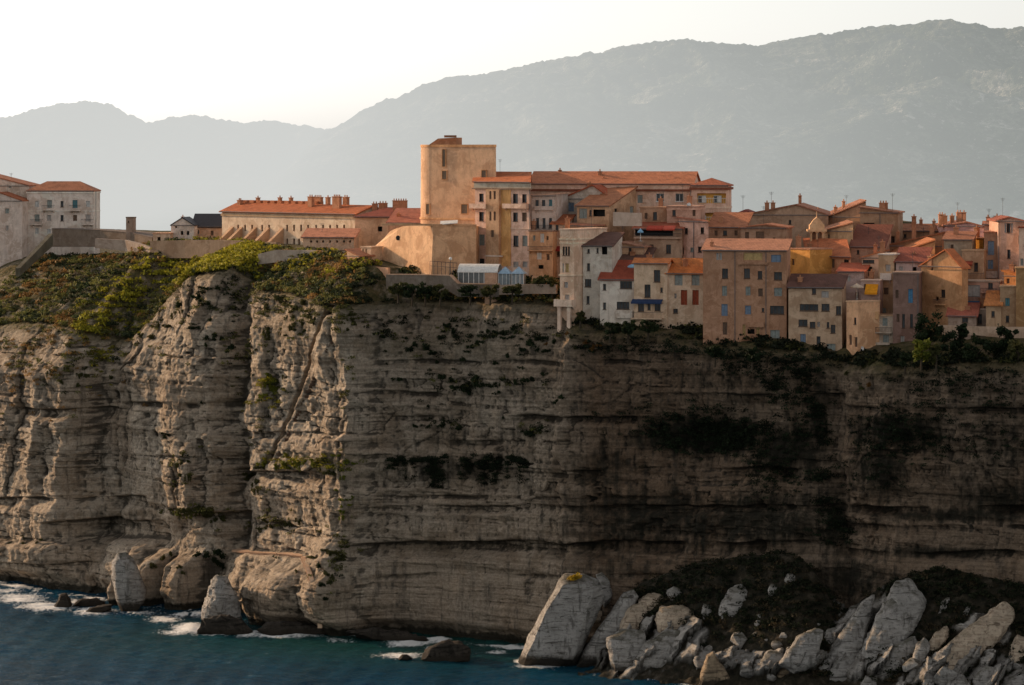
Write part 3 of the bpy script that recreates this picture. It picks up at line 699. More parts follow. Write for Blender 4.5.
# --- far left apartments
house('apartment_block', 'taller cream block at far left edge with small sloped orange roof cap', 'building', -14, 29, 186, 250, 690, 6, (.54, .49, .43), ('sr', 14), row([24], 203, 4, 8, 'd') + row([24], 217, 4, 8, 'd') + row([24], 231, 3, 7, 'l') + row([10], 186, 3, 4, 'g'), dep=10, rmat=tiles((.42, .2, .12)), ov=.2)
house('gabled_house', 'low pale pink gabled wall house at far left edge before taller cream block', 'building', -24, 22, 201, 252, 683, 8, (.54, .49, .45), ('gv', 19), row([7], 211, 4, 5, 'g') + row([7], 228, 3, 5, 'p') + row([-8], 215, 4, 6, 'd'), dep=6, ov=.15)
house('apartment_block', 'cream three storey apartment block with balconies and long orange roof at left', 'building', 27, 93.5, 191, 250, 686, 4, (.60, .57, .53), ('hip', 27),
      [(37, 204, 4, 6, 'l'), (49.5, 204, 5, 8, 'g'), (62, 204, 3, 6, 'd'), (75, 204, 5, 8, 't'), (88, 204, 4, 6, 'l'), (37, 218, 5, 7, 'g'), (49, 218, 4, 6, 'p'), (62, 218, 3, 6, 'd'), (75, 218, 4, 6, 'n'), (88, 218, 5, 7, 'p'), (37, 231, 3.5, 6, 'l'), (49, 232, 3.5, 6, 'l'), (62, 232, 4, 7, 'g')],
      dep=7, ov=.2, bal=[('rail', 43, 55, 205, 209.5, 1.1, None), ('rail', 70, 81, 205, 210, 1.1, None), ('rail', 31, 43, 219, 224, 1.1, None), ('rail', 82, 94, 219, 224, 1.1, None)], cor=[(211, .2, .08, None), (192.5, .3, .15, None)], pipes=[96], rmat=tiles((.46, .22, .13)))
stone_g = plaster((.16, .135, .11), .7, 'fort_stone'); stone_w = plaster((.30, .26, .22), .6, 'limewash'); stone_t = plaster((.22, .175, .13), .7, 'rubble_stone')
wall_run('rampart', 'long grey fort rampart with dark flat top below the cream apartments', [(52, 229, 243, 674), (100, 230.5, 243, 668), (130, 233, 246, 662), (152, 238, 250, 656)], 5, stone_g, cap=plaster((.15, .13, .115), .6))
wall_run('retaining_wall', 'low white retaining wall stepping down under the grey fort rampart', [(95, 238.5, 244, 652), (125, 240, 247, 648), (140, 244, 251, 644), (152, 248, 254, 640)], .8, stone_w)
wall_run('sloping_wall', 'grey green stone wall running diagonally down the scrub slope at left', [(20, 268, 272, 640), (32, 256, 261, 648), (44, 243.5, 250, 656), (53, 233.5, 242, 664)], .9, plaster((.10, .10, .075), .7))
wall_run('retaining_wall', 'long brown stone wall along the slope top between slate house and barracks', [(150, 241, 254, 640), (185, 240, 254, 634), (222, 240, 254, 627), (262, 242, 256, 619), (276, 242, 258, 616)], .9, stone_t)
house('ruined_turret', 'small square ruined stone turret standing alone behind the fort rampart', 'tower', 126, 134, 218, 232, 662, 8, (.27, .22, .18), ('flat',), [(128.5, 222, 1.2, 2.5, 'k')], dep=1.6, rmat=stone_g, ov=.06)
house('slate_house', 'small white gabled house with dark slate roof left of the barracks', 'house', 193, 222, 226.5, 240, 652, 6, (.45, .36, .29), ('gu', 33), [(198, 232, 2, 4, 'k'), (212, 233, 3, 5, 'n')], dep=7, rmat=plain('slate', (.045, .038, .04), .6))
house('slate_annex', 'white gable end wing with two dark windows beside the slate roofed house', 'house', 171, 194, 225.5, 240, 650, 10, (.55, .52, .48), ('gv', 32), [(176, 226, 2, 4, 'k'), (182, 233, 2.5, 4, 'k'), (188, 233, 2.5, 4, 'k')], dep=5, rmat=plain('slate', (.045, .038, .04), .6), ov=.15)
house('shed', 'little cream flat shed beside the white slate roofed gable', 'shed', 153, 170, 234, 244, 648, 8, (.52, .44, .36), ('flat',), [(159, 239, 3, 4, 'k')], dep=4, rmat=plaster((.44, .3, .22)))
# --- barracks
bw = [(x, 228, 2.0, 6.5, 'n') for x in (238, 245, 252, 262, 269, 287, 294, 301, 308, 316, 323, 330, 337, 344)] + [(x, 242.5, 2.2, 8, 'n') for x in (262, 269, 275, 281, 287, 294, 299)]
br, bi = house('barracks', 'long cream barracks with red tiled hip roof and rows of narrow windows', 'barracks', 222, 356, 211.5, 252, 644, 46, (.54, .50, .42), ('gu', 20), bw, dep=8, rmat=tiles((.42, .15, .065)), cor=[(214.5, .5, .18, plaster((.36, .30, .22)))],
      chim=[(240, .9, 2.1, .4), (258, .5, 2.6, .6), (280, .5, 2.7, .6), (291, .5, 2.7, .6), (311, 1.2, 3.0, .35), (318, 2.2, 2.9, .6), (328, .7, 2.9, .6), (337, 2.0, 3.1, .3), (346, 1.2, 3.0, .55)], ov=.45)
m = MB()
for i in range(11):
    x = 1.5 + i * 2.1
    m.box(x, x + 1.3, 3.9, 5.6, bi['zt'] - bi['zb'] + .8, bi['zt'] - bi['zb'] + 2.2)
m.build('dormer', plaster((.34, .16, .09)), br)
for i, px in enumerate((213, 222, 236, 249, 263)):               # raking buttresses in front of the barracks
    q = bi['p0'] + bi['e'] * (bi['hit'](bi['p0'], bi['e'], px + 18)); q = Vector((q.x, q.y - .1, bi['zb']))
    dx = -3.8
    m = MB(); m.prism([(0, 0, -3), (dx, -3.6, -3), (dx, -3.6, 1.0), (0, 0, 5.0)], (.55, -.5, 0))
    o = m.build('buttress', plaster((.42, .33, .24), .6), None, loc=q); tag(o, 'sloping masonry buttress leaning on the left end of the barracks', 'buttress', 'raking buttresses on the barracks')
house('barracks_wing', 'cream barracks end wing with dark red hip roof and three small windows', 'barracks', 355, 421, 217, 258, 612, 10, (.47, .39, .30), ('hip', 17), [(380, 229, 4.5, 5, 'k'), (389, 228.5, 2, 4, 'k'), (394, 229, 2, 4, 'k')], dep=10, rmat=tiles((.26, .08, .06)), chim=[(400, 2.7, 2.9, .35), (383, 1.6, 2.4, .6), (375, 1.0, 2.3, .6)])
house('outbuilding', 'low cream outbuilding with pink tiled roof in front of the barracks', 'building', 303, 354, 237.5, 252, 606, 10, (.46, .40, .33), ('sf', 18), [(x, 241.5, 2, 2.2, 'k') for x in (311, 317, 323, 330, 337, 344, 350)], dep=4, rmat=tiles((.52, .27, .18)))
wall_run('garden_wall', 'pale low garden wall along the cliff top before the barracks outbuilding', [(258, 254, 260, 598), (275, 250, 258, 596), (305, 250, 257, 594), (330, 251, 258, 590), (348, 252, 259, 588)], .6, plaster((.34, .31, .265), .6))
wall_run('retaining_wall', 'white stepped retaining wall at the cliff edge left of the stone bastion', [(325, 262, 272, 585), (338, 263, 274, 582), (352, 263, 278, 578), (358, 268, 288, 574), (366, 262, 284, 572)], .8, plaster((.50, .47, .43), .6))
house('gatehouse', 'tiny cream gatehouse with dark doorway at the left foot of the bastion', 'hut', 347, 360, 256, 272, 576, 45, (.52, .40, .29), ('sr', 16), [(356, 264, 4, 6, 'k')], dep=3, rmat=tiles((.4, .2, .12)))
house('guard_hut', 'small cream hut with two brown slots against the bastion left end', 'hut', 361, 371, 247.5, 264, 577, 40, (.56, .46, .35), ('flat',), [(363, 252, 1.3, 7, 'n'), (366, 252, 1.3, 7, 'n')], dep=3, rmat=plaster((.5, .42, .33)))
wall_run('terrace_parapet', 'orange tinted low parapet on the terrace at the foot of the bastion', [(369, 266, 275, 570), (378, 267, 276, 568), (388, 268, 275, 566)], .5, plaster((.50, .34, .24), .5))
# --- bastion (battered, two faces) and tower
def poly_prism(mb, pts, z0, z1, bat=0, c=None):
    n = len(pts); i = len(mb.v)
    c = c or Vector((sum(p[0] for p in pts) / n, sum(p[1] for p in pts) / n))
    for p in pts: mb.v.append((p[0], p[1], z0))
    for p in pts:
        dv = Vector((p[0], p[1])) - c; q = c + dv * (1 - bat); mb.v.append((q.x, q.y, z1[pts.index(p)] if isinstance(z1, list) else z1))
    for k_ in range(n):
        j = (k_ + 1) % n; mb.f.append((i + k_, i + j, i + n + j, i + n + k_))
    mb.f.append(tuple(i + n + k_ for k_ in range(n))); mb.f.append(tuple(i + k_ for k_ in range(n))[::-1])
bast = plaster((.50, .38, .26), .75, 'bastion_stone')
DB = 566
A0 = P3(369, 275, DB + 15); A1 = P3(430.5, 271, DB - 2); A2 = P3(476, 270, DB + 1.5)
org = A1.copy(); root = empty('bastion', org); tag(root, 'battered stone bastion with sloping left shoulder at the cliff edge below the tower', 'bastion')
zt = lambda y, D: ZW(y, D) - org.z
m = MB()
q0 = A0 - org; q1 = A1 - org; q2 = A2 - org
lf = [(371, 247.5), (381, 238), (386.5, 231.5), (393, 228.5), (400, 226.2), (430, 226)]
def onA(px, py):
    t_ = (px - 369) / (430.5 - 369); D = A0.y + (A1.y - A0.y) * t_; return P3(px, py, D) - org
tops = [onA(*p) for p in lf]; bat = Vector((.55, .9, 0))
m.v = []; base = [q0, q1]
front = [q0 - Vector((0, 0, 3)), q1 - Vector((0, 0, 3))] + [p + bat for p in tops[::-1]] + [onA(369, 250) + bat * .5]
m.quad(*front)
tb = tops[-1] + bat; t2 = P3(476, 226.5, A2.y) - org + Vector((0, .9, 0))
m.quad(q1 - Vector((0, 0, 3)), q2 - Vector((0, 0, 3)), t2, tb)
back = [p + bat + Vector((5, 11, 0)) for p in tops]
for i in range(len(tops) - 1): m.quad(tops[i] + bat, tops[i + 1] + bat, back[i + 1], back[i])
m.quad(tb, t2, t2 + Vector((2, 14, 0)), back[-1])
m.quad(q2 - Vector((0, 0, 3)), q2 + Vector((2, 14, -3)), t2 + Vector((2, 14, 0)), t2)
bw_ = m.build('wall', bast, root)
m = MB(); c_ = onA(396, 238) + bat * .75; m.bar(c_ + Vector((.1, .3, 0)), c_ - Vector((.12, .13, 0)), .42, 10); m.build('embrasure', plain('dark_interior', (.02, .017, .015)), root)
m = MB(); m.prism([tops[-1] + bat + Vector((-9, 4.4, 0.003)), tb + Vector((0, -.1, .003)), t2 + Vector((.1, -.1, .003)), t2 + Vector((0, .5, .003)), tb + Vector((0, .6, .003)), tops[-1] + bat + Vector((-9, 5, .003))], (0, 0, .35)); m.build('coping', plaster((.44, .32, .21)), root)
m = MB(); a_ = onA(440, 226); m.prism([Vector((1.6, 1.6, zt(226, 566))), Vector((4.6, 1.9, zt(224.5, 566))), Vector((4.6, 4.2, zt(222, 566))), Vector((1.6, 3.9, zt(223, 566)))], (0, 0, .12)); o = m.build('tin_roof', plain('pale_sheet', (.7, .66, .6)), None, loc=org + Vector((0, 0, .2))); tag(o, 'small white sheet lean-to roof on top of the bastion by the tower foot', 'roof')
house('low_house', 'low pink tiled roof house between barracks wing and round tower', 'house', 388, 421, 223, 240, 598, 12, (.48, .36, .28), ('sf', 18), [(408, 229, 3, 3, 'k')], dep=7, rmat=tiles((.40, .17, .12)))
DT = 583
tw = empty('tower', P3(420, 228, DT)); tag(tw, 'tall ochre tower with rounded left side and flat top above the bastion', 'tower')
to = tw.location
mpp = DT / F
pts = []
# footprint: round on the left, long flat face turned to the west, straight right edge
cx, cy, rr = 4.2, 1.2, 4.2
for a in range(200, 100, -8): pts.append((cx + rr * math.cos(R(a)), cy + rr * math.sin(R(a))))
pts2 = [(cx + rr * math.cos(R(a)), cy + rr * math.sin(R(a))) for a in range(190, 246, 7)]
xr_ = XW(496.5, DT - 8) - to.x
yfl = lambda x: pts2[-1][1] + (x - pts2[-1][0]) * -.78
foot_ = pts2 + [(xr_, yfl(xr_)), (xr_ - .3, yfl(xr_) + 6.5), (xr_ - 3, 13), (cx, 13)] + [(cx + rr * math.cos(R(a)), 6 + rr * math.sin(R(a))) for a in (120, 150, 178)]
ztow = (228 - 145.5) * mpp
m = MB(); n = len(foot_)
c2 = Vector((cx + 3, 4))
poly_prism(m, foot_, -6, ztow * 1.0, .012, c2)
m.build('wall', plaster((.50, .38, .27), .6, 'ochre_render'), tw, smooth=False)
def ring(z0, z1, s, name, mat):
    m = MB(); poly_prism(m, [tuple(c2 + (Vector(p) - c2) * s) for p in foot_], z0, z1); m.build(name, mat, tw)
ring((228 - 219) * mpp, (228 - 217.3) * mpp, 1.022, 'cornice', plaster((.50, .36, .22)))
ring(ztow - .001 - .3, ztow + .15, 1.0, 'coping', plaster((.50, .33, .19)))
def tow_face(px):                        # point on the flat or round face for a column
    best = None
    for i in range(len(pts2) + 0):
        a, b_ = Vector((*foot_[i], 0)) + to, Vector((*foot_[i + 1], 0)) + to
        kx = (px - 512) / F; dr = b_ - a; t_ = (kx * a.y - a.x) / (dr.x - kx * dr.y)
        if -.01 <= t_ <= 1.01 and (best is None or (a + dr * t_).y < best[0].y):
            q = a + dr * t_; nn = Vector((dr.y, -dr.x, 0)).normalized(); nn = nn if nn.y < 0 else -nn; best = (q, nn, dr.normalized())
    return best
for (px, py, w, h) in ((444, 158, 3, 17), (444.5, 175, 4.4, 8), (428, 209, 3.4, 10), (464.5, 209, 6, 9), (484, 174, 4.4, 7)):
    q, nn, dr = tow_face(px); hw = w * mpp / 2 / max(.35, abs(dr.x)); zc = ZW(py, q.y) - to.z; p_ = Vector((q.x - to.x, q.y - to.y, zc)); hh = h * mpp / 2
    m = MB(); obox(m, p_, dr, nn, -hw - .12, hw + .12, -hh - .12, -hh - .001, -.2, .1); obox(m, p_, dr, nn, -hw - .12, hw + .12, hh + .001, hh + .12, -.2, .08)
    obox(m, p_, dr, nn, -hw - .12, -hw - .001, -hh, hh, -.2, .08); obox(m, p_, dr, nn, hw + .001, hw + .12, -hh, hh, -.2, .08)
    f_ = m.build('window', plaster((.42, .28, .16)), tw)
    g = MB(); obox(g, p_, dr, nn, -hw, hw, -hh, hh, -.25, .03); g.build('pane', plain('brown_louvre', (.13, .085, .05)), f_)
m = MB(); q = P3(429, 145, DT + 5) - to; e_ = P3(456, 137.5, DT + 5) - to; mid = P3(438, 138.5, DT + 5) - to
m.prism([(q.x, q.y, ztow + .152), (e_.x, q.y, ztow + .152), (e_.x, q.y, e_.z), (mid.x, q.y, mid.z)], (1, 4, 0)); sh = m.build('roof_hut', plaster((.32, .19, .12)), tw)
m = MB(); r_ = P3(444, 138, DT + 5) - to; m.box(r_.x, r_.x + 2.2, r_.y + 1, r_.y + 2.5, r_.z + .1, r_.z + .5); m.build('roof_cap', plaster((.24, .15, .10)), sh)
# --- pink apartments with the projecting bay, and the long hotel wing
pk, pi_ = house('apartment_house', 'tall pink apartment house with yellow strip and projecting beige bay beside the tower', 'building', 475, 530.5, 182, 272, 572, 41, skew=True, wall=(.58, .47, .42), roof=('gu', 16), wins=[(481.5, 197.5, 4.4, 8, 'd'), (515.5, 198.5, 4.8, 9.5, 'd'), (524.5, 198.5, 4.4, 8.5, 'd'), (481.5, 216.5, 4.4, 9, 'd'), (515.5, 217, 4.6, 9, 'd'), (524.5, 217, 4.6, 9, 'n'), (482, 240, 5, 11, 'g'), (516, 241, 5, 11, 'd'), (525, 241, 5, 11, 'g'), (516, 264.5, 5, 6, 'p'), (525, 264.5, 4.6, 6, 'p'), (482, 262, 4.6, 7, 'd')],
      dep=11, rmat=tiles((.48, .18, .08)), bal=[('solid', 472.5, 489, 203.5, 207.5, .9, plaster((.56, .48, .43))), ('solid', 505.5, 529, 203.5, 207.5, .9, plaster((.56, .48, .43)))],
      cor=[(185.2, .95, .14, plaster((.36, .36, .31))), (188.4, .25, .4, plaster((.22, .17, .13))), (227.5, .22, .1, plaster((.62, .55, .5)))], pipes=[530], chim=[(505, .6, 1.6, .3)])
u0, z0_ = pi_['wl'](488.5, 188, pi_['p0'], pi_['e']); u1, _ = pi_['wl'](501.5, 188, pi_['p0'], pi_['e']); u2, _ = pi_['wl'](511, 188, pi_['p0'], pi_['e'])
hh_ = pi_['zt'] - pi_['zb']
bay = MB(); bw2 = []
for (cx_, cy_, w_, h_) in ((493, 195, 2.2, 8), (497.3, 195, 2.2, 8), (493, 216, 2.2, 9), (497.3, 216, 2.2, 9), (495, 233.5, 3.2, 7)):
    a_, zt_ = pi_['wl'](cx_ - w_ / 2, cy_ - h_ / 2, pi_['p0'], pi_['e']); b2, zb_ = pi_['wl'](cx_ + w_ / 2, cy_ + h_ / 2, pi_['p0'], pi_['e']); bw2.append((a_ - u0, b2 - u0, zb_, zt_))
facade(bay, u1 - u0, -4, hh_ - 1.25, bw2, Vector((u0, -.7, 0)), Vector((1, 0, 0)), Vector((0, -1, 0)), .2)
bay.quad((u0, 0, -4), (u0, -.7, -4), (u0, -.7, hh_ - 1.25), (u0, 0, hh_ - 1.25)); bay.quad((u1, -.7, -4), (u1, 0, -4), (u1, 0, hh_ - 1.25), (u1, -.7, hh_ - 1.25)); bay.quad((u0, 0, hh_ - 1.25), (u0, -.7, hh_ - 1.25), (u1, -.7, hh_ - 1.25), (u1, 0, hh_ - 1.25))
bo = bay.build('bay', plaster((.44, .33, .23)), pk)
for w_ in bw2: opening(bo, Vector((u0, -.7, 0)), Vector((1, 0, 0)), Vector((0, -1, 0)), w_, 'n', .2)
m = MB(); m.box(u1 + .02, u2, -.12, .03, 1.2, hh_ - 1.3); m.build('painted_strip', plaster((.56, .37, .17)), pk)
m = MB(); m.box(u0 - .1, u1 + .9, -.82, -.6, (271 - 254.8) * .172, (271 - 253.4) * .172); m.build('string_course', plaster((.6, .55, .5)), bo)
house('hotel', 'long pink hotel wing with wide orange roof stretching behind the old houses', 'hotel', 530, 692, 184, 262, 578, 9, (.57, .46, .40), ('gu', 17),
      [(660, 197.5, 8, 8, 'D'), (679.5, 197.5, 8, 8, 'D'), (640, 199, 5, 8, 'g'), (660, 216, 7, 7, 'D'), (680, 216, 7, 8, 'D')], dep=13, rmat=tiles((.50, .22, .12)), cor=[(187.5, 1.0, .12, plaster((.58, .47, .41))), (190.0, .35, .3, plaster((.18, .075, .05)))], chim=[(600, .6, 2.1, .35), (560, .5, 2.3, .5)])
lo, li = house('hotel_pavilion', 'square hotel end pavilion with yellow balcony loggias and hip roof', 'hotel', 691.5, 728, 185.5, 262, 571, 9, (.57, .45, .39), ('hip', 19), [(711.5, 198.3, 29, 10.2, 'k'), (711.5, 217.5, 29, 9.6, 'k')], xs=731.5, rmat=tiles((.44, .16, .09)), cor=[(188.5, .4, .35, plaster((.18, .075, .05))), (207.5, .3, .08, None)], pipes=[690.5])
for (yy_, ya, yb_) in ((198.3, 193.2, 203.4), (217.5, 212.7, 222.3)):
    u0, zt_ = li['wl'](697.2, ya, li['p0'], li['e']); u1, zb_ = li['wl'](725.8, yb_, li['p0'], li['e'])
    m = MB(); m.box(u0, u1, 1.05, 1.25, zb_ - .3, zt_ + .3); m.box(u0 - .15, u0 - .005, -.0 + .28, 1.25, zb_ - .3, zt_ + .3); m.box(u1 + .005, u1 + .15, .28, 1.25, zb_ - .3, zt_ + .3); m.box(u0, u1, .285, 1.04, zb_ - .3, zb_ - .01)
    b_ = m.build('loggia', plaster((.62, .42, .12)), lo)
    for cx_ in (701.5, 717.0):
        a_, q1_ = li['wl'](cx_ - 4, ya + 2.5, li['p0'], li['e']); c_, q2_ = li['wl'](cx_ + 4, yb_ - .6, li['p0'], li['e'])
        m = MB(); m.box(a_, c_, .94, 1.02, q2_, q1_); m.box((a_ + c_) / 2, c_ - .1, .90, .935, q2_ + .05, q1_ - .1); m.build('window', WHITE(), b_)
        m = MB(); m.box(a_ + .08, (a_ + c_) / 2 - .06, .86, .935, q2_ + .06, q1_ - .1); m.build('pane', glass(), b_)
    m = MB(); m.box(u0, u1, .03, .08, zb_ + .85, zb_ + .92)
    for i in range(14): m.box(u0 + .1 + i * (u1 - u0 - .2) / 13, u0 + .13 + i * (u1 - u0 - .2) / 13, .04, .07, zb_ + .003, zb_ + .848)
    m.build('railing', WHITE(), b_)
house('garden_house', 'dark red hipped roof house just behind the right end of the hotel', 'house', 729, 757, 217, 245, 578, 14, TAN, ('hip', 24), [(740, 224, 3, 4, 'd')], dep=8, rmat=tiles((.24, .07, .06)))
# --- houses right of the pink apartments
house('grey_house', 'narrow grey fronted house with triple windows beside the pink apartment house', 'house', 531.5, 556, 196, 250, 565, 14, (.44, .40, .37), ('sl', 4), [(537, 204, 3.4, 8, 'd'), (543.5, 204, 3.4, 8, 'd'), (550.5, 204, 3.4, 9, 't'), (537.5, 223, 3, 10, 'd'), (544, 223, 3, 10, 'd'), (550.5, 223, 3, 10, 'd')], dep=9, rmat=plaster((.44, .33, .27)), bal=[('rail', 530, 555, 225, 231, 1.0, None), ('solid', 535, 554, 206, 209, .5, None)])
house('beige_house', 'beige block with stacked terraces under the narrow grey fronted house', 'house', 529, 553, 231.5, 274, 561, 14, (.42, .31, .21), ('flat',), [(534, 238, 2.5, 5, 'g'), (542, 238, 4, 9, 'l'), (547.5, 238, 2, 4, 'n'), (539, 256, 5, 7, 'l'), (548, 257, 3, 6, 'n'), (541, 267, 5, 4, 'k')], dep=6, rmat=plaster((.2, .15, .12)), bal=[('rail', 528.5, 553, 246, 250, .8, None)])
house('red_awning_house', 'thin shaded house with dark red awning between beige block and bell gable house', 'house', 552, 566, 224, 270, 563, 14, (.36, .30, .25), ('sf', 12), [(557, 228, 3, 6, 'd'), (558, 253, 4, 7, 'd')], dep=6, awn=[(551.5, 562, 246, 249.5, 1.0, (.22, .03, .025))])
house('red_gabled_house', 'house with orange left slope and deep red right slope roof below the hotel', 'house', 562, 612, 199, 250, 574, 22, (.50, .47, .42), ('gv', 22, .62), [(571, 207, 6, 9, 'b'), (565, 205, 2.5, 8, 'l')], dep=12, rmat=tiles((.42, .12, .06)), chim=[(590, .8, 2.6, .3), (604, .6, 3.4, .6)])
house('tan_house', 'tan house with long gently sloping roof and dark loggia below the red gabled house', 'house', 577, 609, 206, 250, 566, 24, (.46, .35, .25), ('sf', 14), [(583, 213.5, 8, 10, 'g'), (599, 213, 12, 7, 'k'), (590.5, 213, 2.4, 6, 'd')], dep=10, xs=645, rwins=[(616, 212, 3, 7, 'd'), (632, 210, 4, 7, 'g')], rmat=tiles((.46, .22, .12)), chim=[(604, 1.0, 1.9, .4), (620, .7, 2.2, .7)])
wall_run('terrace_parapet', 'white terrace parapet beside the tan house with the dark loggia', [(613, 212, 219, 561), (641, 213, 219, 557)], .3, plaster((.42, .37, .32), .4), foot=1.2)
house('brown_terrace_house', 'brown flat topped terrace house with rooftop planters under the hotel', 'house', 640, 668, 208, 250, 562, 12, (.36, .26, .19), ('flat',), [(655, 216, 4, 8, 'd'), (646, 216, 3, 6, 'n')], dep=8, rmat=plaster((.40, .28, .2)))
house('pink_terrace_house', 'square pink roof terrace block below the hotel windows', 'house', 667, 698, 207, 250, 560, 12, (.46, .33, .28), ('flat',), [(674, 213, 3.4, 6, 'd'), (694, 213, 3, 6, 'n')], dep=8, rmat=plaster((.44, .32, .27)), cor=[(209, .3, .06, None)])
# bell-gable house overhanging the cliff
vh, vi = house('overhanging_house', 'tall narrow cream house with arched windows hanging over the cliff edge', 'house', 560, 574, 230, 318, D_(564, 1.4), 30, (.58, .50, .42), ('flat',), [(563.6, 251, 2.2, 9, 'd'), (566.2, 251, 2.2, 9, 'd'), (568.8, 251, 2.2, 9, 'd'), (567, 268, 3.6, 9, 'y'), (563, 268, 1.6, 9, 'l'), (566, 285, 4, 6, 'p'), (567, 298, 5, 7, 'p')], xs=607, rmat=plaster((.56, .47, .4)), foot=2, cor=[(239, .25, .12, None), (243, .25, .08, None), (275, .3, .15, None)],
      bal=[('solid', 557.5, 576, 299, 305.5, 1.3, plaster((.62, .56, .5)))], rwins=[(584, 262, 3, 4, 'k'), (596, 256, 3, 5, 'k')])
p = vi
for px in (561.5, 571):
    u = vi['hit'](vi['p0'], vi['e'], px); m = MB(); m.box(u - .3, u + .3, -.9, -.35, -3.2, (318 - 306.5) * .167); m.build('pillar', plaster((.58, .52, .46)), vh)
house('roof_house', 'tan flank house with pinkish tiled roof just behind the overhanging narrow house', 'house', 567, 594, 226, 270, 562, 24, (.40, .31, .23), ('sr', 3), [(574, 232, 5, 5, 'k'), (586, 236, 2, 4, 'd')], xs=636, rmat=tiles((.48, .25, .17)), rwins=[(615, 231, 4, 6, 'd'), (626, 232, 3, 5, 'g')])
house('pale_green_house', 'tall pale green white house with small dark windows and brown lean-to roof', 'house', 583, 612, 246, 326, 547, 16, (.54, .54, .49), ('sf', 15), [(588.5, 251, 2.4, 4, 'd'), (597.5, 250.5, 2.2, 5, 'd'), (604.5, 250.5, 5.5, 8, 'k'), (588.5, 267, 3, 7.5, 'd'), (588, 283, 6.4, 8, 'd'), (588, 300, 3, 8, 'd')], dep=7, rmat=tiles((.13, .08, .07)))
house('gabled_house', 'tan gabled house with two small windows behind the pale green house', 'house', 608, 644, 247, 280, 553, 16, (.44, .34, .25), ('gv', 20, .3), [(619.5, 251, 2.6, 5.5, 'd'), (630, 250, 3, 7, 'd'), (636, 262, 3, 5, 'd')], dep=8, rmat=tiles((.46, .28, .2)))
house('dark_roof_house', 'low house with dark brown roof and blue parasol terrace between gabled and orange roofs', 'house', 621, 648, 261, 285, 550, 14, (.40, .37, .34), ('sf', 20), [(627, 270, 6, 6, 'k'), (642, 268, 4, 8, 'g'), (634, 271, 4, 5, 'k')], dep=5, rmat=tiles((.13, .085, .075)))
house('red_roof_house', 'white house with wide red tiled roof left of the dark awning', 'house', 600, 634, 279.5, 326, 544, 13, (.55, .53, .48), ('sf', 24), [(604.5, 287, 3, 6, 'd'), (626, 285, 12, 7.5, 'd'), (604.5, 306, 3, 7, 'd'), (623, 305.5, 12.5, 7.5, 'd')], dep=6, rmat=tiles((.34, .09, .055)), bal=[('solid', 616, 633, 310, 317, .4, None)])
house('orange_roof_house', 'cream house with orange gable roof dark awning and balcony terrace', 'house', 634, 667.5, 263.5, 326, 542, 13, (.52, .46, .37), ('gu', 18), [(657, 276, 6.4, 12, 'd'), (647.5, 291, 6, 13, 'd'), (661.5, 290, 2.4, 5, 'd'), (641, 307.5, 6, 8, 'd'), (649, 307, 3, 6, 'd'), (657.5, 307, 6, 8, 'd')], dep=5.5, xs=672, rmat=tiles((.56, .22, .08)), awn=[(632.5, 663, 299, 302, 1.4, (.03, .05, .11))], bal=[('rail', 632.5, 663.5, 311.5, 318, 1.5, None)])
house('red_shutter_house', 'cream house with two rust red shutters and bright orange lean-to roof', 'house', 667, 703.5, 273.5, 332, 541, 13, (.52, .47, .39), ('sf', 22), [(678.5, 280, 8, 11, 'g'), (695.5, 280, 8, 11, 'g'), (684, 297.5, 6.4, 15, 'r'), (695.5, 297.5, 6.4, 15, 'r'), (675.5, 296, 2.2, 5, 'p'), (675.5, 311, 4.6, 4.6, 'd')], dep=5, rmat=tiles((.58, .23, .07)))
house('restaurant_terrace', 'tan terrace building with red awning over a dark open front', 'restaurant', 634, 682, 229, 280, 556, 12, (.38, .31, .25), ('sf', 8), [(654, 232.5, 38, 7, 'k'), (651.5, 249, 4, 9, 'd'), (668.5, 249, 5, 9, 'd')], dep=7, rmat=tiles((.36, .12, .07)), awn=[(648, 664, 225.5, 228.5, 1.5, (.42, .06, .035)), (664.5, 676, 225.5, 228.5, 1.5, (.55, .10, .06))], bal=[('rail', 634, 682, 233, 237.5, .6, plaster((.5, .42, .36)))])
house('pink_house', 'small square pink house with four windows right of the red restaurant awning', 'house', 680, 708.5, 221.5, 262, 556, 46, skew=True, wall=(.52, .38, .34), roof=('sr', 5), wins=[(686.5, 231, 2.8, 6, 'd'), (702.5, 230.5, 3.4, 6.5, 'd'), (682.5, 250.5, 3, 6, 'd'), (700, 249.5, 3.6, 6, 'd'), (692, 250, 3, 5, 'g')], dep=7, rmat=tiles((.42, .2, .14)), pipes=[694])
house('low_roof_house', 'low house with orange brown roof above the left end of the big brown block', 'house', 709, 745, 227.5, 262, 556, 12, (.34, .26, .2), ('sf', 15), [(716, 233, 3, 5, 'n'), (725, 233, 4, 5, 'd'), (736, 233, 3, 5, 'n')], dep=8, rmat=tiles((.44, .2, .11)), chim=[(721, .7, 1.6, .3)])
house('brown_house', 'dark brown shaded house with thin orange eaves above the big brown block', 'house', 741, 786, 228, 262, 552, 12, (.29, .22, .17), ('gv', 7, .55), [(747, 236, 4, 8, 'n'), (774, 240, 3, 5, 'd'), (760, 236, 8, 9, 'n')], dep=8, rmat=tiles((.42, .2, .12)))
house('gabled_hall', 'large plain tan gabled hall with low pitched roof behind the brown houses', 'building', 745, 828, 215, 262, 572, 10, (.36, .29, .23), ('gv', 11, .62), [(790, 222, 2.5, 4, 'd')], dep=14, rmat=tiles((.36, .19, .13)), chim=[(767, .7, 2.0, .2), (773, .7, 2.0, .2), (800, .5, 3.2, .4)])
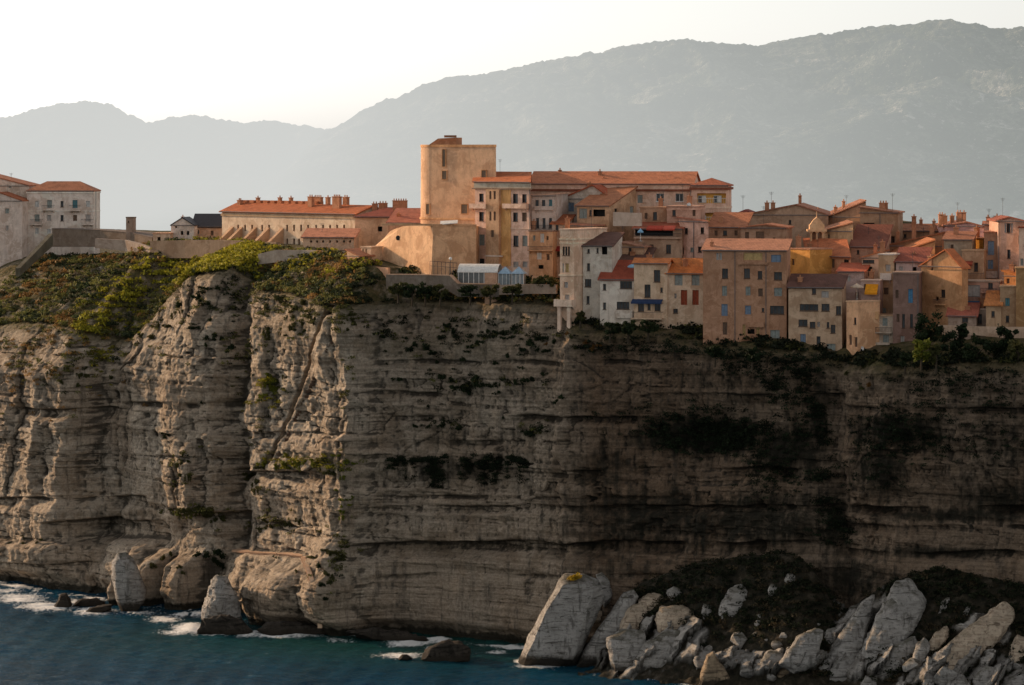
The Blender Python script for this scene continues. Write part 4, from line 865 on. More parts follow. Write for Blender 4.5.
# big brown block
house('brown_block', 'big brown four storey block with flat roof at the cliff edge', 'building', 703, 786.5, 250.5, 346, 534, 10, (.335, .225, .16), ('sf', 12),
      [(717.5, 256.5, 2.4, 7, 'l'), (720.6, 256.5, 2.4, 7, 'l'), (753, 256.5, 19, 7.5, 'y'), (776, 258.5, 10, 7.5, 'b'), (725, 273.5, 6, 10, 'd'), (747, 273.5, 6, 10, 'd'), (760, 275, 4.4, 8, 'd'), (778, 276, 8, 8, 'd'), (724.5, 291, 5, 10, 'g'), (748, 291, 5, 9, 'g'), (760.5, 292.5, 4.6, 8, 'n'), (778, 292, 8, 8.5, 'g'), (724.5, 310, 6.4, 12, 'b'), (748, 310, 6, 9, 'b'), (763, 310, 2.6, 4, 'd'), (777, 310, 14, 8.5, 'd'), (725, 328.5, 4.6, 12.5, 'n'), (744, 330, 3, 11, 'y'), (751, 331.5, 7, 5, 'k'), (758, 330, 3, 11, 'y'), (775, 337, 9.5, 14, 'g')],
      dep=7, rmat=tiles((.48, .26, .17)), bal=[('rail', 769, 782, 339, 345.5, .8, None), ('solid', 738, 768, 262.0, 263.5, .3, None), ('solid', 748, 764, 322, 326, .6, None)], pipes=[766, 735], chim=[(712, .5, 1.2, .3)])
house('gold_lit_house', 'house with golden sunlight painted into its ochre walls squeezed behind the right edge of the brown block', 'house', 787, 810, 249, 300, 547, 52, (.52, .31, .10), ('flat',), [(793, 262, 2.5, 6, 'n')], dep=5, rmat=tiles((.5, .3, .2)))  # sunlight on this wall is put into its strong ochre colour
house('low_cream_house', 'cream grey house with wide dark brown roof right of the big brown block', 'house', 788.5, 842, 287.5, 358, 530, 13, (.40, .335, .26), ('sf', 19),
      [(814, 291, 4, 6.5, 'd'), (825, 294.5, 7.5, 6.5, 'p'), (809, 307.5, 18.5, 7, 'd'), (825.5, 307.5, 8, 7.5, 'd'), (838.5, 310.5, 5, 9, 'd'), (803, 323, 9, 7, 'd'), (812.5, 325, 5.6, 6.4, 'd'), (818.6, 324.5, 2.6, 5, 'p'), (828, 325, 2.6, 6, 'd'), (833, 329, 4.6, 8.5, 'd'), (803, 340, 5.6, 12, 'b'), (818.5, 340.5, 4, 8.5, 'd'), (831, 350, 9, 12.5, 'g')],
      dep=5.0, rmat=tiles((.13, .075, .065)), bal=[('rail', 826, 838, 351, 357.5, 1.1, WHITE())], foot=5)
house('orange_house', 'warm pink orange house with three brown shuttered windows behind the dark brown roof', 'house', 809, 851, 256, 292, 549, 45, skew=True, wall=(.50, .31, .21), roof=('sf', 22), wins=[(819, 263.5, 4.4, 9, 'n'), (832.5, 263.5, 4.4, 9, 'n'), (846.5, 263.5, 4.8, 8, 'd')], dep=6, rmat=tiles((.50, .19, .09)))
# church belfry
bl = empty('belfry', P3(814, 250, 556)); tag(bl, 'small ornate cream church bell turret with paired columns among the roofs', 'belfry')
cm = plaster((.58, .44, .29), .45); s_ = 556 / F
m = MB(); m.box(-.9, 1.9, -.9, .9, -4, .8); m.build('base', cm, bl)
for x_ in (-.55, .45, 1.45):
    m = MB(); m.bar((x_, -.5, .802), (x_, -.5, 2.9), .22, 8, .18); m.box(x_ - .28, x_ + .28, -.78, -.22, 2.902, 3.1); m.build('column', cm, bl)
m = MB(); m.box(-.5, 1.5, .1, .7, .802, 3.1); m.build('wall', plaster((.25, .17, .12)), bl)
m = MB(); m.box(-1.2, 2.1, -1, 1, 3.102, 3.5); m.box(-.8, 1.7, -.8, .8, 3.502, 4.3); m.prism([(-.7, -.7, 4.302), (1.6, -.7, 4.302), (1.1, -.7, 5.0), (.45, -.7, 5.6), (-.2, -.7, 5.0)], (0, 1.2, 0)); m.bar((.45, 0, 5.5), (.45, 0, 6.5), .06, 5); m.build('cornice', cm, bl)
house('slab_house', 'tall plain wall house with long sloped tiled edge right of the bell turret', 'house', 826, 853, 231, 262, 557, 48, skew=True, wall=(.50, .38, .25), roof=('sl', 13), wins=[(829, 238, 1.6, 7, 'n')], dep=8, rmat=tiles((.46, .25, .16)))
house('ruined_house', 'large weathered brown house with broken stepped roofline on the skyline', 'house', 829, 866, 217, 255, 572, 42, skew=True, wall=(.34, .24, .17), roof=('sl', 19), wins=[(848, 226, 3, 5, 'd'), (840, 232, 3, 5, 'n')], dep=9, rmat=tiles((.38, .2, .13)), chim=[(843, .7, 1.6, .2), (855, .6, 2.6, .3), (833, .5, 1.1, .4)])
house('terraced_brown_house', 'brown skyline house with shaded roof terrace and rubble parapet', 'house', 860, 898, 213, 262, 562, 12, (.31, .23, .165), ('sr', 8), [(869, 225, 11, 4.5, 'k'), (873, 236.5, 3.4, 4.4, 'd'), (892.5, 239.5, 4.4, 6.5, 'd')], dep=9, rmat=tiles((.34, .19, .13)), chim=[(882, .9, 1.6, .2), (886, .6, 1.6, .3)], pipes=[880])
house('red_lean_roof', 'dark red broad lean-to roof below the weathered brown skyline houses', 'house', 851, 884, 247, 275, 550, 14, (.42, .29, .23), ('sf', 20), [(858, 252, 2.5, 4, 'd')], dep=9, rmat=tiles((.21, .085, .06)))
house('white_dormer_house', 'white upper storey with wide dark window and orange sloping roof', 'house', 862, 880, 258, 300, 541, 16, (.58, .52, .46), ('sl', 17), [(868.5, 261.5, 11.5, 3.4, 'd'), (867, 271, 10.5, 8.5, 'd')], dep=7, rmat=tiles((.54, .24, .12)), bal=[('solid', 860, 874, 276, 279.5, .5, None)])
house('pink_terrace_house', 'pale lilac walled house with red roof edge and white parapet above beige parasol', 'house', 838, 864, 272, 310, 537, 14, (.46, .38, .37), ('sf', 10), [(849, 279, 3, 5, 'l'), (842, 279, 3.5, 7, 't'), (857, 295, 3, 6, 'n')], dep=6, rmat=tiles((.46, .14, .08)))
house('narrow_house', 'narrow tan tower house with white balcony beside the orange awning', 'house', 878.5, 894, 255, 345, 536, 22, (.40, .32, .23), ('flat',), [(888, 268, 5, 7, 'p'), (886, 291, 5, 7, 'n'), (884, 312, 4, 8, 'g')], dep=6, rmat=plaster((.55, .53, .5)), bal=[('solid', 881, 892, 273, 279, .7, plaster((.52, .5, .47)))])
house('sunlit_house', 'sunlit peach coloured house stepping down the edge below the beige parasol', 'house', 846.5, 858, 302, 358, 527, 50, (.56, .39, .26), ('flat',), [(855, 321, 2.6, 7, 'd'), (850.5, 340, 2.6, 10, 'n'), (856, 342, 3, 10, 'n')], dep=5, rmat=plaster((.5, .38, .27)), foot=5)
rt, ri = house('round_terrace_house', 'cream shaded house with rounded terrace parapet and glass balconies', 'house', 856, 894, 316, 358, 529, 12, (.44, .40, .34), ('flat',), [(870, 324, 7, 9, 't'), (862, 340, 5, 10, 'n'), (872, 337, 8, 10, 'k'), (885, 322, 5, 8, 'g'), (886, 340, 6, 10, 'g')], dep=6, rmat=plaster((.42, .34, .25)), bal=[('solid', 858, 879, 311, 318, .8, plaster((.52, .37, .22))), ('rail', 866, 892, 327, 332, .8, None), ('solid', 868, 890, 342, 348, .7, None)], foot=5)
m = MB(); cxr = ri['hit'](ri['p0'], ri['e'], 865)
hz = ri['zt'] - ri['zb']
for i in range(16):
    a0, a1 = math.pi * (1 + i / 16), math.pi * (1 + (i + 1) / 16)
    f_ = lambda a, r: (cxr + r * math.cos(a), 1.0 + r * math.sin(a), hz + .23)
    m.prism([f_(a0, 1.75), f_(a1, 1.75), f_(a1, 1.6), f_(a0, 1.6)], (0, 0, 1.4))
m.build('parapet', plaster((.46, .34, .19)), rt)
house('orange_awning_house', 'small lilac house carrying a steep bright orange awning', 'house', 861, 880, 281, 320, 533, 14, (.50, .42, .40), ('flat',), [(866, 287, 4, 6, 'n')], dep=5, rmat=plaster((.5, .44, .4)), awn=[(866, 878.5, 284, 292.5, 1.8, (.75, .30, .02))])
house('purple_brown_block', 'dark purple brown windowed block with a bright blue shutter', 'building', 893, 919, 273.5, 355, 527, 12, (.20, .135, .115), ('flat',), [(910.5, 296, 4.6, 14, 'c'), (903.5, 321, 3, 14, 'd'), (911.5, 321, 3, 14, 'd'), (902.5, 340, 4, 8, 'p'), (897, 294, 3, 8, 'n'), (898, 318, 3, 8, 'n')], dep=6, rmat=plaster((.26, .2, .17)), foot=5, pipes=[918])
house('violet_attic', 'low violet attic storey with small black window above the purple brown block', 'house', 896, 926, 262, 290, 535, 14, (.42, .34, .33), ('sf', 18), [(914.5, 270, 4, 6, 'k'), (901, 269, 4, 5, 'p')], dep=6, rmat=tiles((.30, .10, .07)))
house('ochre_gabled_house', 'big ochre gabled house with rain stained wall and small railed balcony', 'house', 921, 962, 266, 325, 532, 47, (.44, .29, .17), ('gv', 27, .62), [(943, 293.5, 4.4, 8, 'd'), (937, 298.5, 3, 4, 'k'), (932, 268, 2, 5, 'n')], xs=968, rmat=tiles((.52, .19, .08)), bal=[('rail', 936, 947.5, 299, 304, .8, None)], chim=[(931, .8, 1.5, .05)])
house('orange_roof_range', 'long orange tiled roof range sloping up behind the ochre gabled house', 'house', 898, 935, 254, 280, 546, 44, skew=True, wall=(.44, .26, .14), roof=('sl', 17), wins=[(905, 262, 2, 3, 'd')], dep=9, rmat=tiles((.50, .22, .10)))
house('brown_roof_range', 'upper brown orange roof sloping beneath the chimneys on the skyline at right', 'house', 886, 942, 246, 275, 556, 18, (.36, .23, .15), ('sl', 13), [(893, 252, 3, 5, 'd')], dep=9, rmat=tiles((.40, .18, .10)), chim=[(914, .6, 3.9, .3), (932, .7, 3.0, .5), (898, .5, 2.2, .4)])
house('skyline_house', 'small brown ridge house with dark chimney on the skyline right of centre roofs', 'house', 896, 942, 231, 262, 570, 14, (.34, .24, .17), ('gu', 14), [(905, 236, 3, 4, 'd')], dep=8, rmat=tiles((.38, .19, .11)), chim=[(914, .7, 2.4, .3), (921, .5, 1.8, .4), (934, .5, 1.6, .4)])
house('lilac_house', 'lilac pink house topped by a row of chimneys on the skyline', 'house', 946, 984, 226, 262, 558, 42, skew=True, wall=(.48, .34, .36), roof=('gv', 8, .6), wins=[(966, 233, 2, 3.4, 'd')], dep=9, rmat=tiles((.34, .17, .12)), chim=[(949, 1.0, 1.8, .2), (953, .8, 1.6, .2), (964, .8, 1.6, .3), (971, 1.0, 2.2, .3), (976, .7, 2.2, .3)])
house('yellow_cube', 'small bright yellow ochre cube house below the lilac chimney house', 'house', 969, 983, 239, 262, 547, 48, (.58, .32, .06), ('flat',), [(975, 246, 2, 4, 'n')], dep=4, rmat=tiles((.45, .25, .12)))
house('stone_house', 'grey stone house with ruined ochre gable corner left of the yellow cube', 'house', 944, 972, 240, 270, 541, 14, (.30, .25, .19), ('sf', 10), [(952, 247, 3, 5, 'n')], dep=6, rmat=tiles((.36, .18, .11)))
house('loggia_house', 'tan house with small red lean-to roof and railed terrace below the yellow cube', 'house', 962, 984, 251, 300, 538, 16, (.38, .29, .21), ('flat',), [(976, 267, 4, 9, 'd'), (969, 268, 3, 4, 'n'), (972, 290, 15, 13, 'y')], dep=6, rmat=plaster((.40, .31, .22)), awn=[(962, 973, 261, 264, .9, (.24, .05, .03))], bal=[('rail', 964, 984, 273, 279, .7, None)])
house('arch_house', 'shaded pink wall house with wide arch and blue railed terrace', 'house', 962, 1000, 282, 325, 530, 14, (.40, .28, .24), ('flat',), [(990.5, 285, 4.6, 7, 'd'), (972, 291, 16, 12, 'p'), (972, 308, 6, 9, 'k'), (983, 309, 5, 8, 'd')], dep=6, rmat=plaster((.34, .28, .23)), bal=[('rail', 963, 980, 296, 301, .7, plain('blue_paint', (.04, .10, .20))), ('rail', 981, 997, 288, 292, .7, None)])
house('blue_shutter_house', 'narrow brown house with two tall pale blue shutters near right edge', 'house', 984, 999, 233, 300, 540, 10, (.33, .235, .18), ('flat',), [(991, 248, 6.4, 14, 'b'), (990.5, 264.5, 5.4, 9, 'b')], dep=8, rmat=tiles((.38, .2, .13)), bal=[('solid', 983, 998, 271, 277, .6, plaster((.42, .35, .31)))])
house('pink_roof_house', 'flat pink topped house between lilac chimneys and tall pink gable', 'house', 984, 1002, 225, 250, 552, 10, (.50, .34, .30), ('gu', 8), [(991, 230, 2, 3, 'd')], dep=6, rmat=tiles((.40, .2, .14)), chim=[(988, .6, 1.2, .3), (997, .8, 1.4, .3)])
house('tall_pink_house', 'tall pinkish house with low gable and white shuttered top window at right edge', 'house', 998.5, 1026, 221, 300, 538, 40, skew=True, wall=(.44, .32, .27), roof=('gv', 14, .45), wins=[(1008.8, 228, 4, 9.4, 'd'), (1005.6, 228, 2, 9.4, 'l'), (1012, 228, 2, 9.4, 'l'), (1009, 254, 3.2, 9, 'd'), (1008.5, 272, 3.4, 5, 'd'), (1020, 240, 3, 8, 'g')], dep=8, rmat=tiles((.34, .12, .08)), pipes=[999])
house('edge_house', 'white house cut off by the right edge of the picture', 'house', 1019, 1052, 228, 300, 533, 10, (.54, .47, .42), ('flat',), [(1026, 242, 4, 8, 'd'), (1022, 262, 3, 7, 'g')], dep=6, rmat=tiles(RED))
house('olive_block', 'olive brown block with teal shutter standing at the lower right edge', 'building', 1000, 1034, 287, 340, 524, 10, (.30, .235, .165), ('flat',), [(1007.5, 302, 4.4, 8, 't'), (1007.5, 319, 3.4, 7, 'd'), (1020, 305, 4, 8, 'd')], dep=5, rmat=plaster((.36, .28, .2)), foot=6)
house('ochre_tower_house', 'dark ochre blank wall house rising at the extreme right edge', 'house', 1016, 1050, 269, 340, 523, 8, (.30, .215, .12), ('flat',), [(1030, 290, 3, 7, 'd')], dep=5, rmat=plaster((.3, .22, .13)), foot=6)
house('orange_canopy_house', 'little house with bright orange canopy roof beside the ochre blank wall', 'house', 1004, 1018, 276, 300, 528, 45, (.46, .26, .12), ('sr', 14), [(1008, 281, 3, 5, 'n')], dep=3, rmat=tiles((.62, .26, .08)))
house('low_orange_house', 'tiny tan house with orange lean-to roof above the dark garden trees', 'house', 986, 1001, 305, 335, 524, 14, (.36, .29, .21), ('sf', 24), [(993, 314, 3.4, 6, 'd')], dep=4, rmat=tiles((.60, .27, .10)), foot=5)
house('red_terrace_house', 'low shaded house with faded red roof in the dark garden trees', 'house', 948, 976, 316, 340, 525, 13, (.30, .24, .2), ('sf', 20), [(965, 320, 6, 5, 'd')], dep=5, rmat=tiles((.42, .15, .11)), foot=5)
house('garage_house', 'dark low house behind trees under the arch house terrace', 'house', 970, 990, 310, 338, 527, 13, (.30, .26, .22), ('flat',), [(979, 319, 6, 10, 'd')], dep=4, rmat=plaster((.36, .3, .26)), foot=5)
wall_run('garden_wall', 'thin pale garden wall across the dark trees under the red roof at right', [(938, 325, 329, 521), (975, 326.5, 330, 519), (1005, 327, 333, 517), (1030, 327, 333, 515)], .4, plaster((.42, .36, .3)))
# --- cliff-edge promenade: glass pavilion, two pyramid kiosks, terrace walls
pv = empty('pavilion', P3(458, 286, 556), -R(12)); tag(pv, 'pavilion with white barrel roof and glazed sides on the cliff edge terrace', 'pavilion')
s_ = 556 / F; L = 40 * s_
m = MB(); n = 10
prof = [(-.1 + 4.2 * (i / n), 2.4 + 1.3 * math.sin(math.pi * i / n) ** .8) for i in range(n + 1)]
for i in range(n):
    (y0_, z0_), (y1_, z1_) = prof[i], prof[i + 1]; m.prism([(-.1, y0_, z0_), (L + .1, y0_, z0_), (L + .1, y1_, z1_), (-.1, y1_, z1_)], (0, 0, -.12))
m.build('roof', plain('white_canvas', (.70, .66, .60), .6), pv)
m = MB(); m.box(0, L * .68, .05, 3.9, -.2, 2.3); m.build('glazing', plain('pale_glass', (.13, .135, .13), .25, .5), pv)
m = MB(); m.box(L * .685, L, .0, 3.9, -3, 2.35); m.build('wall', plaster((.44, .34, .27)), pv)
for i in range(6):
    m = MB(); m.box(.05 + i * L * .66 / 5 - .05, .05 + i * L * .66 / 5 + .05, -.05, .04, -.2, 2.3); m.build('post', WHITE(), pv)
for j, px in enumerate((498, 511.5)):
    kk = empty('kiosk', P3(px, 283, 555 - j * 2), -R(12)); tag(kk, ('left of two pale blue pyramid roofed glass kiosks on the cliff terrace', 'right of two pale blue pyramid roofed glass kiosks on the cliff terrace')[j], 'kiosk', 'pyramid kiosks')
    w_ = 12.5 * s_
    m = MB(); m.box(.08, w_ - .08, .08, w_, -2, 1.5); m.build('glazing', plain('kiosk_glass', (.24, .27, .28), .25, .5), kk)
    for x_ in (0, w_ * .33, w_ * .66, w_ - .1):
        m = MB(); m.box(x_, x_ + .1, .0, .078, -1.5, 1.55); m.build('post', WHITE(), kk)
    m = MB(); c_ = (w_ / 2, w_ / 2, 2.75); q = [(-.15, -.15, 1.56), (w_ + .15, -.15, 1.56), (w_ + .15, w_ + .15, 1.56), (-.15, w_ + .15, 1.56)]
    i0 = len(m.v); m.v += q + [c_]; m.f += [(0, 1, 4), (1, 2, 4), (2, 3, 4), (3, 0, 4), (3, 2, 1, 0)]; m.build('roof', plain('blue_canvas', (.30, .42, .52), .6), kk)
wall_run('terrace_wall', 'grey retaining wall of the bastion terrace running along the cliff edge', [(386, 275, 284, 561), (410, 275, 285, 558.5), (432, 275.5, 286, 556), (450, 276, 287, 554), (458, 284, 292, 553), (480, 284.5, 292, 552.5), (499, 284.5, 292, 552)], .7, plaster((.15, .135, .115), .7), cap=plaster((.36, .29, .23)))
wall_run('terrace_wall', 'low cream terrace wall in front of the pyramid kiosks and pink apartments', [(499, 285, 290, 552), (530, 284, 289, 549), (556, 284.5, 289, 547)], .6, plaster((.27, .22, .175), .6))
wall_run('terrace_wall', 'small tan terrace wall between beige block and overhanging narrow house', [(532, 276, 283, 554), (545, 276, 282, 553)], .6, plaster((.50, .38, .28), .5))
# lamp and fence on the terrace
def lamp(px, py, D, h, label):
    b_ = P3(px, py, D); r_ = empty('street_lamp', b_ - Vector((0, 0, h))); tag(r_, label, 'street lamp')
    m = MB(); m.bar((0, 0, 0), (0, 0, h - .25), .06, 6, .045); m.build('pole', IRON(), r_)
    bm = bmesh.new(); bmesh.ops.create_icosphere(bm, subdivisions=2, radius=.28); me_ = bpy.data.meshes.new('globe'); bm.to_mesh(me_); bm.free(); me_.materials.append(plain('globe_glass', (.8, .76, .7), .3))
    o = link('globe', me_, r_); o.location = (0, 0, h)
lamp(450.5, 258.5, 557, 2.6, 'street lamp with round white globe on the terrace under the bastion')
fn_ = empty('terrace_railing', P3(430, 272, 556)); tag(fn_, 'thin dark railing along the terrace at the foot of the bastion', 'railing')
a_, b_ = P3(430, 261, 557) - fn_.location, P3(457, 263, 555) - fn_.location
m = MB(); m.bar(a_, b_, .04, 5); m.bar(a_ - Vector((0, 0, .8)), b_ - Vector((0, 0, .8)), .03, 5); m.build('rail', IRON(), fn_)
for i in range(8):
    q = a_.lerp(b_, i / 7); m = MB(); m.bar(q - Vector((0, 0, 2.2)), q, .04, 5); m.build('post', IRON(), fn_)
# parasols
def parasol(px, py, D, wpx, col, label, hgt=2.2):
    c_ = P3(px, py, D); r_ = empty('parasol', c_ - Vector((0, 0, hgt))); tag(r_, label, 'parasol')
    w_ = wpx * D / F / 2; m = MB(); n = 8
    top = (0, 0, hgt + .25); rim = [(w_ * math.cos(2 * math.pi * i / n), w_ * math.sin(2 * math.pi * i / n), hgt - .25) for i in range(n)]
    for i in range(n): m.quad(rim[i], rim[(i + 1) % n], top); m.quad(rim[i], rim[(i + 1) % n], tuple(Vector(rim[(i + 1) % n]) - Vector((0, 0, .2))), tuple(Vector(rim[i]) - Vector((0, 0, .2))))
    m.build('canopy', plain('parasol_cloth', col, .8, .1), r_)
    m = MB(); m.bar((0, 0, -.3), (0, 0, hgt + .3), .04, 6); m.build('pole', WHITE(), r_)
    m = MB(); m.bar((0, 0, -.3), (0, 0, -.18), .35, 10); m.build('base', plain('concrete', (.3, .29, .27)), r_)
parasol(633, 265, 547.5, 14, (.33, .55, .72), 'light blue parasol on the terrace below the tan gabled house')
parasol(857, 285, 532, 14, (.66, .50, .36), 'beige parasol open above the rounded terrace')
parasol(640.5, 230, 553, 6, (.22, .40, .55), 'small folded blue parasol on the terrace left of the red awning', 1.6)
# satellite dish
for (px, py, D, lb) in ((861, 348, 525, 'white satellite dish on the cliff edge wall below the sunlit house'), (688, 204, 559, 'white satellite dish on the pink roof terrace block')):
    r_ = empty('satellite_dish', P3(px, py, D)); tag(r_, lb, 'satellite dish')
    bm = bmesh.new(); bmesh.ops.create_uvsphere(bm, u_segments=14, v_segments=8, radius=.55); bmesh.ops.delete(bm, geom=[v for v in bm.verts if v.co.z > -.22], context='VERTS')
    me_ = bpy.data.meshes.new('dish'); bm.to_mesh(me_); bm.free(); me_.materials.append(WHITE()); o = link('dish', me_, r_); o.rotation_euler = (R(70), 0, R(-25))
    m = MB(); m.bar((0, .3, -1.2), (0, .25, -.1), .04, 6); m.build('bracket', IRON(), r_)
# ================================================================ ROCKS AND MOUNDS AT THE FOOT OF THE CLIFF
def rock_mat(name, pale, dark, veg=.0, wet=2.0):
    k = NT(name); P = gpos(k); O = opos(k)
    n1 = k.noise(O, .35, 6, .62); n2 = k.noise(O, 2.2, 6, .68); n3 = k.noise(k.mapping(O, (.5, .5, 3.0), (0, R(38), 0)), 1.0, 5, .6)
    c = k.ramp(n1, [(.3, tuple(x * .72 for x in pale)), (.52, pale), (.7, tuple(min(.7, x * 1.15) for x in pale))])
    c = k.mix(k.ramp(n3, [(.48, 0), (.62, .55)]), c, dark)
    c = k.mix(k.ramp(n2, [(.55, 0), (.7, .75)]), c, tuple(x * .35 for x in dark))
    c = k.mix(k.ramp(k.noise(k.mapping(O, (.25, .25, 1.6), (0, R(48), 0)), 1.0, 6, .7, .8), [(.38, .85), (.44, 0)]), c, tuple(x * .4 for x in dark))
    c = k.mix(k.ramp(k.noise(k.mapping(O, (1.3, 1.3, .22)), 1.0, 5, .62), [(.54, 0), (.66, .7)]), c, tuple(x * .45 for x in dark))
    sp = k.n('ShaderNodeSeparateXYZ'); k.l(P, sp.inputs[0])
    zz = k.math('ADD', sp.outputs[2], k.math('MULTIPLY', k.math('SUBTRACT', n2, .5), 2.0))
    wetm = k.ramp(k.math('DIVIDE', zz, 4.0), [(wet / 4 * .6, 1), (wet / 4, 0)])
    c = k.mix(k.math('MULTIPLY', wetm, .92), c, (.028, .022, .016))
    if veg:
        ng = k.n('ShaderNodeNewGeometry'); s2 = k.n('ShaderNodeSeparateXYZ'); k.l(ng.outputs['Normal'], s2.inputs[0])
        vm = k.math('MULTIPLY', k.ramp(s2.outputs[2], [(.45, 0), (.8, 1)]), k.ramp(n1, [(.4, 0), (.55, 1)])); vm = k.math('MULTIPLY', vm, veg)
        c = k.mix(vm, c, (.035, .03, .014))
    return k.done(k.bsdf(c, .9, k.bump(k.math('ADD', n2, k.math('MULTIPLY', n3, .6)), .8, .3), .15))
RK_GREY = rock_mat('grey_limestone', (.30, .275, .245), (.12, .104, .087), .75)
RK_CRACK = rock_mat('cracked_limestone', (.27, .245, .215), (.10, .085, .068), .9)
RK_WARM = rock_mat('warm_limestone', (.46, .36, .26), (.26, .18, .12), .5)
RK_BROWN = rock_mat('brown_rock', (.30, .22, .14), (.13, .09, .06), .2, 1.4)
RK_DARK = rock_mat('wet_dark_rock', (.045, .036, .028), (.02, .017, .013), 0, 1.0)
def hull_rock(name, label, pts, mat, seed, group=None, rough=.22, loc=None, sm=1, kind=None, cat='boulder'):
    org = loc or Vector((sum(p.x for p in pts) / len(pts), sum(p.y for p in pts) / len(pts), 0))
    bm = bmesh.new()
    for p in pts: bm.verts.new(p - org)
    r = bmesh.ops.convex_hull(bm, input=bm.verts)
    bmesh.ops.delete(bm, geom=[v for v in bm.verts if not v.link_faces], context='VERTS')
    bmesh.ops.triangulate(bm, faces=bm.faces)
    for _ in range(7):
        lim = .75
        es = [e for e in bm.edges if e.calc_length() > lim]
        if not es: break
        bmesh.ops.subdivide_edges(bm, edges=es, cuts=1, use_grid_fill=False); bmesh.ops.triangulate(bm, faces=[f for f in bm.faces if len(f.verts) > 3])
    bm.normal_update()
    for v in bm.verts: bmesh.ops.smooth_vert(bm, verts=[v], factor=.0) if False else None
    for _ in range(sm): bmesh.ops.smooth_vert(bm, verts=bm.verts, factor=.2 if sm == 1 else .5, use_axis_x=True, use_axis_y=True, use_axis_z=True)
    bm.normal_update()
    sv = Vector((seed * 7.31, seed * 3.7, seed * 1.9))
    for v in bm.verts:
        q = v.co + sv
        n = mnoise.fractal(q * .35, 1, 2, 3) * 1.5 + mnoise.fractal(q * 1.1, 1, 2, 4) * .7
        cr = mnoise.noise(Vector((q.x * .5 + q.z * .35, q.y * .5, q.z * .25)) * 1.1)
        bz = q.z * math.cos(R(48)) + q.x * math.sin(R(48)); n += .55 * abs(mnoise.noise(Vector((q.x * .12, q.y * .12, bz * 1.1)))) * 2 - .3
        v.co += v.normal * (n * rough - .35 * math.exp(-(cr / .05) ** 2) * rough * 1.6)
    me = bpy.data.meshes.new(name); bm.to_mesh(me); bm.free(); me.materials.append(mat)
    for p in me.polygons: p.use_smooth = True
    try: me.set_sharp_from_angle(angle=R(38))
    except Exception: pass
    o = link(name, me); o.location = org
    tag(o, label, cat, group); return o
def slab(name, label, outline, D0, th, mat, seed, front=(), group=None, rough=.22, lean=0.0, cat='boulder', sm=1):
    """outline: silhouette as the photo shows it, standing at distance D0; lean pushes the top back"""
    cx = sum(p[0] for p in outline) / len(outline); cy = sum(p[1] for p in outline) / len(outline); yb = max(p[1] for p in outline)
    pts = []
    for (x, y) in outline:
        dd = D0 + lean * (yb - y) * D0 / F
        pts.append(P3(x, y, dd))
        pts.append(P3(cx + (x - cx) * .96, cy + (y - cy) * .96, dd + th))
        pts.append(P3(cx + (x - cx) * .8, cy + (y - cy) * .82, dd - th * .22))
    for (x, y, o_) in front: pts.append(P3(x, y, D0 + lean * (yb - y) * D0 / F - o_))
    return hull_rock(name, label, pts, mat, seed, group, rough, cat=cat, sm=sm)

# talus mounds
mx = np.arange(578, 1190, 1.1)[None, :]
mr = curve([(578, 690), (590, 668), (600, 640), (620, 610), (640, 586), (660, 578), (700, 565), (740, 559), (780, 556), (800, 559), (815, 574), (835, 602), (850, 614), (862, 602), (880, 590), (910, 576), (935, 569), (960, 572), (1000, 581), (1024, 587), (1190, 610)], mx)
mdr = Dp(mx) - 2.5; mdf = Dp(mx) - 25
v_ = np.concatenate([np.linspace(-.12, 1, 110), [1.15]])[:, None]
mz = ZW(mr, mdr)
vc = np.clip(v_, 0, 1)
my = mdf + (mdr - mdf) * v_
mxw = (mx - 512) * my / F
mzz = mz * (.12 * vc + .88 * vc ** 1.25) - 2.5 * sst(0.06, -.12, v_) + (1.1 * fbm(mxw / 4.5, my / 4.5, 4, 500) + .5 * fbm(mxw / 1.2, my / 1.2, 3, 510)) * sst(1.0, .85, v_) 
mpy0 = HOR + (H - mzz) * F / my; mpx0 = mx + 0 * mzz
su = (1.3 * mpx0 + mpy0) / 1.64 + 7 * fbm(mpx0 / 22., mpy0 / 22., 3, 520)
cellw = 17.0; sc_ = su / cellw + .35 * _val[(np.floor(su / cellw).astype(np.int64) * 5 + 9) & 511]
sf_ = sc_ - np.floor(sc_); sid = np.floor(sc_).astype(np.int64)
saw_ = np.minimum(sf_ / .8, (1 - sf_) / .2)
cross = np.floor((1.3 * mpy0 - mpx0) / 1.64 / 26 + 3 * _h(sid, sid * 0, 523) + .3 * fbm(mpx0 / 9, mpy0 / 9, 2, 524)).astype(np.int64)
rmask = gsum([(868, 640, 44, 46, 1), (965, 672, 70, 26, 1), (985, 630, 34, 18, .8), (640, 640, 44, 36, 1), (770, 662, 70, 14, 1), (690, 640, 24, 26, .8)], mpx0, mpy0)
rmask = sst(.38, .6, rmask + .35 * fbm(mpx0 / 15., mpy0 / 15., 4, 526))
outc = rmask * (2.6 * saw_ + 1.3 * _h(sid, cross, 528) + .5 * fbm(mpx0 / 5, mpy0 / 5, 4, 529)) * sst(-.05, .05, v_)
my2 = my - outc * .75; mzz = mzz + outc * .45
mxw = (mpx0 - 512) * my / F
rockatt = rmask * sst(.12, .3, saw_ + .25 * fbm(mpx0 / 4., mpy0 / 4., 3, 530))
k = NT('talus_rock'); P = gpos(k)
at = k.n('ShaderNodeSeparateColor'); k.l(k.attr('rock').outputs['Color'], at.inputs[0])
n2 = k.noise(P, 2.0, 6, .68)
c = k.ramp(k.noise(P, .6, 6, .68), [(.35, (.012, .012, .008)), (.55, (.03, .024, .015)), (.7, (.07, .055, .04))])
rc = k.ramp(k.noise(P, .35, 6, .64), [(.3, (.17, .15, .125)), (.5, (.28, .255, .225)), (.7, (.36, .33, .295))])
